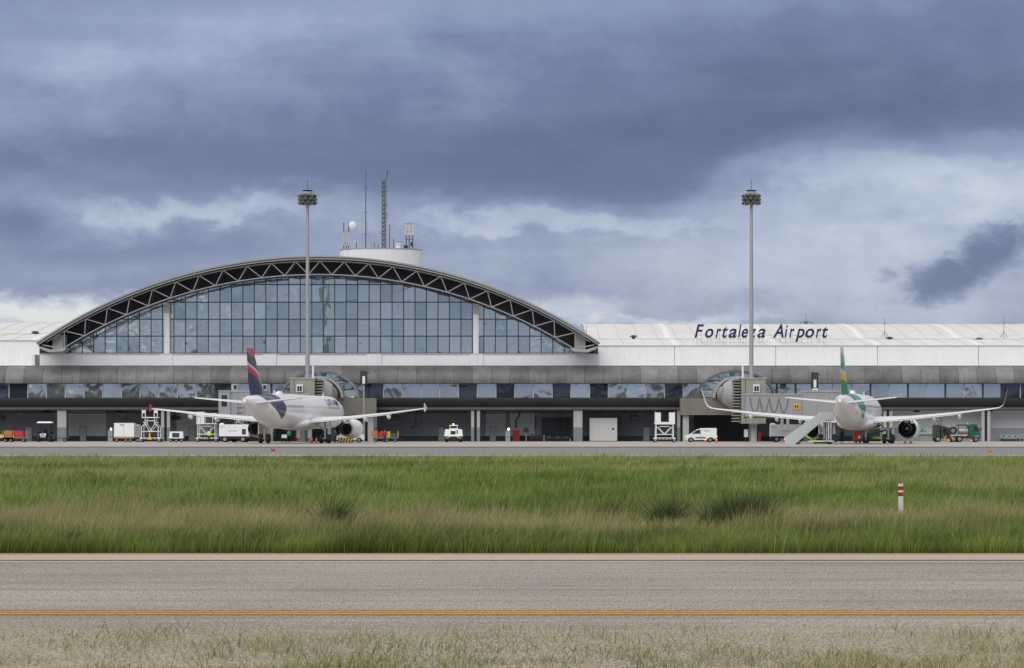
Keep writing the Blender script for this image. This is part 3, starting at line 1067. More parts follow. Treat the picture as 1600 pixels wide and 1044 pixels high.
# ---- white drum on the hall roof
dr = MB()
DX, DYl = PX(595, 386), 16.0
rw = 64 * 386 / FPX
ring = [(DX + rw * math.cos(2 * math.pi * k / 40), DYl + 4.2 * math.sin(2 * math.pi * k / 40)) for k in range(40)]
zd = PZ(392, 386)
dr.rings([[(x_, y_, 22.5) for x_, y_ in ring], [(x_, y_, zd) for x_, y_ in ring]])
dr.build('roof_drum', M['white'], T, 40)
ring2 = [(DX + (x_ - DX) * 1.008, DYl + (y_ - DYl) * 1.01) for x_, y_ in ring]
MB().rings([[(x_, y_, zd + .003) for x_, y_ in ring2], [(x_, y_, zd + .14) for x_, y_ in ring2]]).build('drum_rim', M['galv'], T, 40)

# ---- lettering standing on the roof
SY = 384.5
sg = thing('roof_sign', 'navy italic letters reading Fortaleza Airport standing on the white roof', 'sign', (0, SY, PZ(527.5, SY)))
zf = PZ(540, RY)
starts = [1085, 1101.5, 1118, 1128.5, 1138, 1153, 1158.5, 1171, 1183, None, 1207.5, 1225.5, 1233, 1242.5, 1258, 1274.5, 1284.5]
ends = [1100, 1115, 1127, 1137.5, 1151, 1158.5, 1169, 1182, 1196, None, 1224.5, 1231, 1241.5, 1257.5, 1272.5, 1283.5, 1294]
cap = 21.5 * SY / FPX
for ch, p0, p1 in zip('Fortaleza Airport', starts, ends):
    if p0 is None:
        continue
    me = text_mesh(ch, 1.0, .07, .30, .018)
    me.materials.append(M['navy'])
    xs = [v.co.x for v in me.vertices]
    w0 = max(xs) - min(xs)
    x0_ = min(xs)
    sc = cap / .73
    for v in me.vertices:
        v.co = ((v.co.x - x0_) / w0 * (p1 - p0) * SY / FPX, v.co.y * sc, v.co.z)
    o = link('letter', me, sg, (PX(p0, SY), 0, 0))
    o.rotation_euler = (R(90), 0, 0)
    legz = PZ(540, RY) - sg.location.z + .2
    for xx_ in (.3, .7):
        xq = PX(p0 + (p1 - p0) * xx_, SY)
        MB().tube([(xq, .12, -1.6), (xq, .12, .9)], .025, n=5).build('strut', M['galv'], sg)
MB().tube([(PX(1085, SY), .12, .35), (PX(1293, SY), .12, .35)], .03, n=5).build('rail', M['galv'], sg)


# ------------------------------------------------------------------ gates: arched portals of the terminal
def portal(pxc, sgn):
    """sgn +1: the bridge leaves to the right"""
    y0 = -2.6
    K = (TY + y0) / FPX
    cx = PX(pxc, TY + y0)
    zb = PZ(622, TY + y0)

    def ell(hw, hh, n=36):
        return [(cx + hw * K * math.cos(math.pi * k / n), zb + hh * K * math.sin(math.pi * k / n)) for k in range(n + 1)]

    def band(o_, i_, ya, yb):
        return MB().prism(o_ + i_[::-1], ya, yb, 'y')
    p = band(ell(62, 43.5), ell(58.5, 40), y0 - .5, y0 + 2.5).build('gate_portal', M['fascia'], T, 30)
    # backing drum and radial panes between the two rings
    MB().prism(ell(58, 39.5), y0 + .6, y0 + .7, 'y').build('portal_backing', M['dark'], p)
    for k in range(9):
        a0, a1 = math.pi * k / 9 + .015, math.pi * (k + 1) / 9 - .015
        po = [(cx + 58 * K * math.cos(a0 + (a1 - a0) * t / 4), zb + .05 + 39.4 * K * math.sin(a0 + (a1 - a0) * t / 4)) for t in range(5)]
        pi_ = [(cx + 38 * K * math.cos(a1 - (a1 - a0) * t / 4), zb + .05 + 33 * K * math.sin(a1 - (a1 - a0) * t / 4)) for t in range(5)]
        o = MB().prism(po + pi_, y0 + .3, y0 + .35, 'y').build('pane', M['glassd'] if k % 3 == 1 else M['glassw'], p)
    band(ell(38, 34), ell(34, 30.5), y0 - 2.2, y0 + 1).build('inner_ring', M['drum'], p, 30)
    band(ell(33.9, 30.4), ell(24, 25), y0 - 1.2, y0 - 1.1).build('inner_glass', M['glassk'], p)
    # beige block below
    wl, wr = (PX(pxc - 87, TY - 3.5), PX(pxc + 50, TY - 3.5)) if sgn > 0 else (PX(pxc - 50, TY - 3.5), PX(pxc + 88, TY - 3.5))
    box('portal_block', (wl, wr, -4.0, -1.8, PZ(648.5, TY - 4), zb - .01), M['beige'], T)
    box('portal_block_core', (wl + .3, wr - .3, -1.79, 3.0, PZ(646, TY - 4), zb - .3), M['spandrel'], T)
    box('portal_pier', ((wl + .4 if sgn > 0 else wr - 1.2), (wl + 1.2 if sgn > 0 else wr - .4), -3.4, -2.2, 0, PZ(648.5, TY - 4)), M['conc'], T)


portal(1150, 1)
portal(500, -1)


def jet_bridge(pxc, sgn, tunnel_px, label, Yt):
    """rotunda drum at the portal, ribbed bellows, square olive tower, telescopic tunnel"""
    Yb = 351.0
    o = thing('jet_bridge', label, 'jet bridge', (PX(pxc + sgn * 25, Yb), Yb, 0), 0, 'passenger boarding bridges')
    K = Yb / FPX
    ox, oy = o.location.x, o.location.y

    def LX(px):
        return PX(px, Yb) - ox
    # walkway drum leaning out of the portal, axis roughly across the facade
    dz = PZ(615, Yb)
    a, c_ = sorted((LX(pxc - sgn * 17), LX(pxc + sgn * 6)))
    n = 28
    rg = []
    for k in range(6):
        t = k / 5
        r_ = (15 + (11 * math.sin(t * math.pi * .5))) * K
        xx_ = LX(pxc - sgn * 17 + sgn * 23 * t)
        rg.append([(xx_ + .25 * math.cos(2 * math.pi * j / n) * 0, 3.5 + r_ * math.cos(2 * math.pi * j / n), dz + r_ * math.sin(2 * math.pi * j / n)) for j in range(n)])
    MB().rings(rg).build('rotunda', M['drum'], o, 35)
    MB().lathe([(15 * K, 0), (15 * K, 12)], (LX(pxc - sgn * 2), 4, PZ(614, Yb)), 'y', 24, None, True, True).build('walkway', M['drum'], o, 40)
    # bellows: stacked fins
    for k in range(15):
        z_ = PZ(594 + k * 4.6, Yb)
        x0_, x1_ = sorted((LX(pxc - sgn * 4), LX(pxc + sgn * 10)))
        box('bellows_fin', (x0_, x1_, .2, 3.4, z_ - .07, z_ + .07), M['olive'], o)
    x0_, x1_ = sorted((LX(pxc - sgn * 1), LX(pxc + sgn * 9)))
    box('bellows_core', (x0_, x1_, .5, 3.1, PZ(660, Yb), PZ(592, Yb)), M['blackp'], o)
    # tower
    x0_, x1_ = sorted((LX(pxc + sgn * 8), LX(pxc + sgn * 46)))
    tw = box('tower', (x0_, x1_, -.6, 3.0, PZ(662, Yb), PZ(592, Yb)), M['olive'], o)
    box('tower_roof', (x0_ - .12, x1_ + .12, -.7, 3.1, PZ(592, Yb) + .003, PZ(590.6, Yb)), M['eqgrey'], tw)
    for k in range(9):
        z_ = PZ(598 + k * 7, Yb)
        for xq in (x0_ - .16, x1_ + .02):
            box('tower_rung', (xq, xq + .14, -.5, -.2, z_ - .05, z_ + .05), M['oliveg'], tw)
    box('seam', (x0_ + .5, x0_ + .56, -.63, -.601, PZ(660, Yb), PZ(593, Yb)), M['oliveg'], tw)
    xw = LX(pxc + sgn * 37 - (10 if sgn > 0 else -2))
    wx_ = LX(pxc + sgn * 31)
    MB().box(wx_ - .42, wx_ + .42, -.9, -.601, PZ(613, Yb), PZ(601, Yb), M['eqwhite']).box(wx_ - .3, wx_ - .03, -.93, -.901, PZ(611.5, Yb), PZ(603.5, Yb), M['blackp']).box(
        wx_ + .03, wx_ + .3, -.93, -.901, PZ(611.5, Yb), PZ(603.5, Yb), M['blackp']).build('window', None, tw)
    MB().tube([(LX(pxc + sgn * 12.5), 2, PZ(592, Yb)), (LX(pxc + sgn * 12.5), 2, PZ(571, Yb))], .13, n=8).build('vent_pipe', M['eqwhite'], o)
    # column under the tower
    cxp = LX(pxc + sgn * 29)
    MB().lathe([(.62, 0), (.62, .12), (.46, .14), (.42, PZ(661, Yb) - .3), (.7, PZ(661, Yb))], (cxp, 1.2, 0), 'z', 20, None, True, True).build('column', M['conc'], o, 40)
    x0_, x1_ = sorted((LX(pxc + sgn * 14), LX(pxc + sgn * 20)))
    MB().box(x0_, x1_, 1.0, 1.5, PZ(683, Yb), PZ(671, Yb), M['eqwhite']).box(x0_ + .15, x0_ + .25, 1.2, 1.4, 0, PZ(683, Yb), M['oliveg']).build('control_cabinet', None, o)
    x0_, x1_ = sorted((LX(pxc + sgn * 36), LX(pxc + sgn * 40)))
    MB().box(x0_, x1_, 1.0, 1.5, .1, PZ(675, Yb), M['dred']).build('hydrant_box', None, o)
    # tunnel sections
    p0, p1, p2, p3 = tunnel_px
    yq = Yt - oy
    for nm, (a_, b_), (zt_, zb_), dy_ in (('tunnel_section', (p0, p1), (617, 651), 0), ('tunnel_section', (p1, p2), (612.5, 653.5), -.35), ('cab', (p2, p3), (612, 652), -.6)):
        q0, q1 = sorted((PX(a_, Yt) - ox, PX(b_, Yt) - ox))
        z0_, z1_ = PZ(zb_, Yt), PZ(zt_, Yt)
        tn = MB().box(q0, q1, yq - 1.4 + dy_, yq + 1.6, z0_, z1_, M['bridge']).build(nm, None, o)
        box('roof_edge', (q0, q1, yq - 1.5 + dy_, yq + 1.7, z1_ + .003, z1_ + .13), M['eqgrey'], tn)
        box('floor_beam', (q0, q1, yq - 1.5 + dy_, yq + 1.7, z0_ - .2, z0_ - .003), M['oliveg'], tn)
        nx_ = int((q1 - q0) / 1.3)
        for k in range(1, nx_):
            xr_ = q0 + (q1 - q0) * k / nx_
            box('panel_rib', (xr_ - .03, xr_ + .03, yq - 1.44 + dy_, yq - 1.401 + dy_, z0_ + .1, z1_ - .1), M['eqgrey'], tn)
        if nm == 'cab':
            box('cab_window', (q0 + .4, q1 - .4, yq - 1.43 + dy_, yq - 1.401 + dy_, z0_ + 1.4, z1_ - .5), M['vglass'], tn)
    # cable loops hung on the first section
    L0, L1 = PX(p0 + sgn * 6, Yt) - ox, PX(p1 - sgn * 22, Yt) - ox
    cab = MB()
    pts = []
    for k in range(49):
        t = k / 48
        pts.append((L0 + (L1 - L0) * t, yq - 1.5, PZ(620, Yt) - 2.1 * abs(math.sin(t * math.pi * 4)) ** .8))
    cab.tube(pts, .032, n=5)
    cab.build('cable_loops', M['blackp'], o)
    # wheel bogie
    bx_ = PX(p2 - sgn * 14, Yt) - ox
    bg_ = MB()
    zt_ = PZ(653, Yt) - .2
    for s_ in (-1, 1):
        bg_.box(bx_ + s_ * .75 - .16, bx_ + s_ * .75 + .16, yq - .2, yq + .2, .5, zt_, M['eqgrey'])
    bg_.box(bx_ - 1.1, bx_ + 1.1, yq - .35, yq + .35, .45, .75, M['yellow'])
    bg_.build('bogie_frame', None, o)
    for s_ in (-1, 1):
        MB().lathe([(.2, -.2), (.5, -.2), (.55, -.1), (.55, .1), (.5, .2), (.2, .2)], (bx_ + s_ * .75, yq - .6, .55), 'y', 18, M['black'], True, True).build('wheel', None, o, 40)
    return o, ox, oy


Yt1 = 341.5
jb, jx, jy = jet_bridge(1150, 1, (1164, 1252, 1308, 1334), 'grey boarding bridge reaching to the green tailed aircraft', Yt1)
# yellow number board and a small service cabin on the right-hand bridge
q0, q1 = PX(1238.5, Yt1) - jx, PX(1247, Yt1) - jx
MB().box(q0, q1, Yt1 - jy - 1.5, Yt1 - jy - 1.41, PZ(640, Yt1), PZ(631.5, Yt1), M['yellow']).build('notice_board', None, jb)
for a, c_ in ((1240, 1242), (1243.3, 1245.4)):
    box('notice_mark', (PX(a, Yt1) - jx, PX(c_, Yt1) - jx, Yt1 - jy - 1.515, Yt1 - jy - 1.501, PZ(638.5, Yt1), PZ(633, Yt1)), M['blackp'], jb)
jl, lx, ly = jet_bridge(500, -1, (486, 400, 362, 344), 'grey boarding bridge behind the tail of the indigo tailed aircraft', 347.0)
q0 = PX(413, 347) - lx
for px in (367, 413):
    xq = PX(px, 347) - lx
    zq = PZ(612, 347)
    MB().box(xq - .4, xq + .4, -4.6, -3.9, zq + .14, zq + 1.0, M['eqgrey']).box(xq - .1, xq + .3, -4.63, -4.601, zq + .3, zq + .85, M['blackp']).build('air_conditioner', None, jl)
xq = PX(377, 347) - lx
st_ = MB()
for s_ in (-.45, .45):
    st_.tube([(xq + s_, -5.9, 0), (xq + s_, -5.9, PZ(618, 347))], .05, n=6)
for k in range(8):
    st_.box(xq - .45, xq + .45, -6.0, -5.7, .5 + k * .7, .56 + k * .7)
st_.build('service_ladder', M['eqgrey'], jl)


# ------------------------------------------------------------------ light masts, docking displays, antennas
def light_mast(px, Y, label):
    o = thing('light_mast', label, 'light mast', (PX(px, Y), Y, 0), 0, 'tall apron light masts')
    zt = PZ(317, Y)
    MB().lathe([(.55, 0), (.55, .06), (.36, .08), (.34, .6), (.32, 6), (.19, zt + 1.2)], (0, 0, 0), 'z', 16, None, True, True).build('pole', M['galv'], o, 40)
    MB().lathe([(.2, zt - .2), (1.0, zt - .05), (1.0, zt + .02), (.2, zt + .1)], (0, 0, 0), 'z', 18).build('lamp_ring', M['lampg'], o, 40)
    MB().lathe([(.62, zt), (.62, zt + 1.5)], (0, 0, 0), 'z', 14).build('lamp_cage', M['eqgrey'], o, 40)
    for tier in range(3):
        nlamp = 9
        for k in range(nlamp):
            a = 2 * math.pi * (k + .5 * tier) / nlamp
            z_ = zt + .12 + tier * .48
            lm = MB()
            lm.box(-.30, .30, -.05, .55, -.16, .18, M['lampg'], .05, .05)
            lm.box(-.26, .26, .55, .57, -.15, .10, M['screen'])
            l = lm.build('floodlight', None, o, None, (.75 * math.cos(a), .75 * math.sin(a), z_))
            l.rotation_euler = (R(-24), 0, a - math.pi / 2)
    MB().lathe([(.05, zt + 1.55), (.72, zt + 1.6), (.72, zt + 1.68), (.05, zt + 1.78)], (0, 0, 0), 'z', 16).build('top_disc', M['blackp'], o, 40)
    MB().tube([(0, 0, zt + 1.7), (0, 0, zt + 3.1)], .03, n=5).build('lightning_rod', M['blackp'], o)
    return o


light_mast(480.5, 353.5, 'tall grey light mast standing in front of the glazed arch')
light_mast(1174, 353.5, 'tall grey light mast in front of the roof lettering')


def docking_display(px, Y, py0, py1, base_py, label, post=True):
    o = thing('docking_display', label, 'display', (PX(px, Y), Y, 0), 0, 'aircraft docking displays')
    z0_, z1_ = PZ(py1, Y), PZ(py0, Y)
    w_ = 5.4 * Y / FPX
    MB().box(-w_, w_, -.25, .25, z0_, z1_, M['blackp']).box(-w_ + .08, w_ - .08, -.28, -.251, z0_ + .9, z1_ - .1, M['screen']).build('housing', None, o)
    MB().box(-.18, .18, -.31, -.282, z0_ + .12, z0_ + 1.15, M['eqwhite']).build('display_panel', None, o)
    box('bracket', (w_ + .003, w_ + .3, -.1, .1, z1_ - .35, z1_ - .22), M['blackp'], o)
    MB().tube([(0, 0, 0), (0, 0, z0_)], .16, n=10, r1=.12).build('post', M['galv'], o, 50)
    if not post:
        MB().box(-.32, .32, -.6, .1, PZ(base_py, Y), z0_ - .003, M['eqwhite']).box(-.2, .2, -.63, -.601, PZ(base_py, Y) + .25, z0_ - .25, M['blackp']).build('control_box', None, o)
    return o


docking_display(568.5, 360, 580, 601, 690, 'black docking display on a grey post beside the indigo tailed aircraft')
docking_display(1273, 350, 582, 607, 621, 'black docking display above the bridge beside the green tail', False)


def lattice(mb, x, y, z0_, z1_, w, n, r=.03):
    c = [(x - w, y - w), (x + w, y - w), (x, y + w)]
    for p in c:
        mb.tube([(p[0], p[1], z0_), (p[0], p[1], z1_)], r, n=5)
    for k in range(n):
        a, d_ = z0_ + (z1_ - z0_) * k / n, z0_ + (z1_ - z0_) * (k + 1) / n
        for i_ in range(3):
            p, q_ = c[i_], c[(i_ + 1) % 3]
            mb.tube([(p[0], p[1], a), (q_[0], q_[1], d_)], r * .6, n=4)


AYm = 386.0
zr_ = zd + .05


def ant(px, label, cat='antenna', group='antennas on the roof drum', Y=AYm, z=None):
    return thing('antenna_mast' if cat == 'antenna' else cat.replace(' ', '_'), label, cat, (PX(px, Y), Y, zr_ if z is None else z), 0, group)


def hz(py, Y=AYm):
    return PZ(py, Y) - zr_


o = ant(571.5, 'thinner of the two tall antenna masts above the arch')
MB().tube([(0, 0, 0), (0, 0, hz(267))], .11, n=6, r1=.06).build('pole', M['antg'], o)
for py in (293, 332, 366):
    MB().tube([(-.28, 0, hz(py)), (.28, 0, hz(py))], .035, n=5).build('dipole', M['blackp'], o)
MB().tube([(0, 0, hz(345)), (1.0, .6, 0)], .015, n=4).build('guy_wire', M['antg'], o)
o = ant(600, 'taller lattice antenna mast with side arms above the arch')
lm = MB()
lattice(lm, 0, 0, 0, hz(282), .27, 16, .08)
lm.build('lattice', M['antg'], o)
for py, s_ in ((300, 1), (321, 1), (336, 1), (341, 1), (365, -1)):
    MB().tube([(0, 0, hz(py)), (s_ * .55, 0, hz(py)), (s_ * .55, 0, hz(py) + .3)], .045, n=5).build('side_arm', M['blackp'], o)
MB().tube([(0, 0, hz(282)), (.35, 0, hz(281)), (.5, 0, hz(272)), (.45, 0, hz(267))], .05, n=5, r1=.06).build('top_whip', M['blackp'], o)
o = ant(545, 'antenna cluster carrying the round white dish')
for dx_, pt_ in ((-.75, 348), (0, 348), (-.35, 362)):
    MB().tube([(dx_, 0, 0), (dx_, 0, hz(pt_))], .09, n=6).build('pole', M['antg'], o)
    MB().box(dx_ - .12, dx_ + .12, -.2, .16, hz(384), hz(363)).build('panel_antenna', M['eqgrey'], o)
MB().tube([(-.9, 0, hz(380)), (.2, 0, hz(380))], .06, n=5).build('cross_arm', M['blackp'], o)
MB().lathe([(.02, .12), (.35, .05), (.52, -.08), (.53, -.2), (.4, -.24), (.02, -.28)], (.55, -.3, hz(352)), 'y', 18).build('dish', M['eqwhite'], o, 40)
MB().tube([(0, 0, hz(352)), (.55, -.1, hz(352))], .05, n=5).build('dish_arm', M['antg'], o)
o = ant(639.5, 'dense panel antenna cluster at the right end of the drum')
for dx_ in (-.45, 0, .5):
    MB().tube([(dx_, 0, 0), (dx_, 0, hz(349))], .10, n=6).build('pole', M['antg'], o)
    MB().box(dx_ - .13, dx_ + .13, -.24, -.06, hz(368), hz(350)).build('panel_antenna', mat('antenna_cream', (.5, .48, .38), .6), o)
for py in (350, 362, 374):
    MB().tube([(-.55, 0, hz(py)), (.6, 0, hz(py))], .05, n=5).build('cross_arm', M['blackp'], o)
MB().box(-.8, -.2, -.2, .2, 0, .75, M['blackp']).box(.2, .45, -.2, .1, .6, 1.2, M['blackp']).build('equipment_box', None, o)
for px, top, lab in ((608.5, 350, 'slim whip antenna right of the lattice mast'), (585, 378, 'short stub antenna between the two tall masts'), (615, 373, 'short thin antenna left of the white roof box'),
                     (591, 382, 'tiny stub antenna at the foot of the lattice mast'), (557, 374, 'small twin antenna right of the dish')):
    o = ant(px, lab)
    MB().tube([(0, 0, 0), (0, 0, hz(top))], .08, n=5, r1=.05).build('pole', M['antg'], o)
    MB().lathe([(.14, 0), (.14, .12), (.05, .3)], (0, 0, 0), 'z', 8).build('base', M['blackp'], o)
    if px == 557:
        MB().tube([(-.35, 0, hz(377)), (.3, 0, hz(377))], .05, n=5).build('cross_arm', M['eqwhite'], o)
o = ant(622.5, 'low white round box on the drum', 'roof box')
MB().lathe([(.42, 0), (.42, .85), (.55, .86), (.55, .98), (.1, 1.05)], (0, 0, 0), 'z', 14, None, True).build('casing', M['eqwhite'], o, 40)
for px, top, bot, Y, lab in ((1382.5, 497, 528, 401, 'thin guyed mast on the roof right of the lettering'), (1568.5, 497, 528, 401, 'thin guyed mast on the far right of the roof')):
    z0_ = PZ(528, Y) - .5
    o = ant(px, lab, 'antenna', 'thin masts on the right roof', Y, z0_)
    MB().tube([(0, 0, 0), (0, 0, PZ(top, Y) - z0_)], .05, n=5, r1=.03).build('pole', M['antg'], o)
    for s_ in (-1, 1):
        MB().tube([(s_ * .8, 0, .2), (0, 0, 1.5)], .03, n=4).build('brace', M['antg'], o)
    MB().tube([(-.2, 0, PZ(top, Y) - z0_ - .9), (.2, 0, PZ(top, Y) - z0_ - .9)], .04, n=4).build('dipole', M['blackp'], o)
Yk = 431.0
o = ant(1259.5, 'bushy antenna group above the word Airport', 'antenna', 'thin masts on the right roof', Yk, PZ(508, Yk))
MB().tube([(0, 0, 0), (0, 0, 1.9)], .05, n=5, r1=.02).build('pole', M['blackp'], o)
for s_ in (-1, 1):
    MB().tube([(0, 0, .5), (s_ * .5, 0, .55), (s_ * .9, 0, .45), (s_ * 1.0, 0, .1)], .05, n=5).build('side_arm', M['blackp'], o)
MB().box(-.3, .3, -.2, .2, .1, .6).build('equipment_box', M['antg'], o)


# ------------------------------------------------------------------ aircraft
def livery_body(name, white, col, A=0.0):
    """white fuselage whose tail colour sweeps down the flank in a wedge behind the last door"""
    m = bpy.data.materials.new(name)
    m.use_nodes = True
    q = NB(m.node_tree)
    p = m.node_tree.nodes['Principled BSDF']
    oc = q.n('ShaderNodeTexCoord').outputs['Object']
    s = q.sep(oc)
    st = q.m('SUBTRACT', 17.7 - A, s[1])                      # station from the nose
    zz = s[2]
    front = q.m('MULTIPLY_ADD', q.m('POWER', q.m('ABSOLUTE', q.m('SUBTRACT', zz, 4.2)), 2.0), .45, 26.2)
    rear = q.m('MULTIPLY_ADD', q.m('SUBTRACT', zz, 2.7), 2.35, 26.6)
    a = q.m('GREATER_THAN', st, front)
    c = q.m('LESS_THAN', st, rear)
    mk = q.m('MULTIPLY', a, c)
    n = q.noise(oc, 1.5, 5, .6)
    k = q.m('MULTIPLY_ADD', q.m('SUBTRACT', n, .5), .10, 1.0)
    # a little grime on the belly skin
    gr = q.m('MULTIPLY', q.smooth(zz, 2.9, 2.0), q.smooth(q.noise(q.comb(s[0], q.m('MULTIPLY', s[1], .25), zz), 2.2, 5, .6), .42, .7))
    base = q.mix(q.m('MULTIPLY', gr, .35), white, (.30, .28, .25))
    c = q.mix(mk, base, col)
    q.link(q.mix(1.0, c, q.comb(k, k, k), 'MULTIPLY'), p.inputs['Base Color'])
    p.inputs['Roughness'].default_value = .3
    p.inputs['Coat Weight'].default_value = .3
    return m


def band_mat(name, stops, kz, ky, c0, scale):
    """hard-edged painted bands on the fin: t = (z*kz + y*ky + c0) * scale"""
    m = bpy.data.materials.new(name)
    m.use_nodes = True
    q = NB(m.node_tree)
    p = m.node_tree.nodes['Principled BSDF']
    s = q.sep(q.n('ShaderNodeTexCoord').outputs['Object'])
    t = q.m('MULTIPLY', q.m('ADD', q.m('ADD', q.m('MULTIPLY', s[2], kz), q.m('MULTIPLY', s[1], ky)), c0), scale)
    q.link(q.ramp(t, stops, 'CONSTANT'), p.inputs['Base Color'])
    p.inputs['Roughness'].default_value = .32
    p.inputs['Coat Weight'].default_value = .3
    return m


BODY = [(0, 3.40, .04, .04), (.25, 3.42, .42, .40), (.7, 3.47, .78, .74), (1.4, 3.54, 1.15, 1.10), (2.4, 3.64, 1.50, 1.50), (3.6, 3.76, 1.77, 1.86),
        (5.0, 3.84, 1.93, 2.03), (6.5, 3.86, 1.975, 2.07), (12, 3.86, 1.975, 2.07), (18, 3.86, 1.975, 2.07), (23.5, 3.86, 1.975, 2.07), (25.5, 3.90, 1.95, 2.02),
        (27.5, 4.03, 1.82, 1.88), (29.5, 4.22, 1.60, 1.66), (31.5, 4.43, 1.32, 1.40), (33.5, 4.63, 1.00, 1.08), (35.2, 4.79, .72, .78), (36.5, 4.90, .50, .54),
        (37.3, 4.96, .36, .39), (37.57, 4.98, .30, .33)]


def body_at(s):
    for a, c in zip(BODY[:-1], BODY[1:]):
        if a[0] <= s <= c[0]:
            t = (s - a[0]) / (c[0] - a[0])
            return [a[i] + (c[i] - a[i]) * t for i in range(1, 4)]
    return BODY[-1][1:]


def foil(x, s0, ch, z, tk, n=9):
    """closed wing section at span x (leading edge at station s0)"""
    up, lo = [], []
    for k in range(n + 1):
        t = (1 - math.cos(math.pi * k / n)) / 2
        th = tk * ch * 5 * (.2969 * math.sqrt(t) - .126 * t - .3516 * t * t + .2843 * t ** 3 - .1015 * t ** 4)
        cam_ = .02 * ch * math.sin(math.pi * t)
        y = 17.7 - (s0 + ch * t)
        up.append((x, y, z + cam_ + th - .03 * t * ch * .6))
        lo.append((x, y, z + cam_ - th * .75 - .03 * t * ch * .6))
    return up + lo[-2:0:-1]


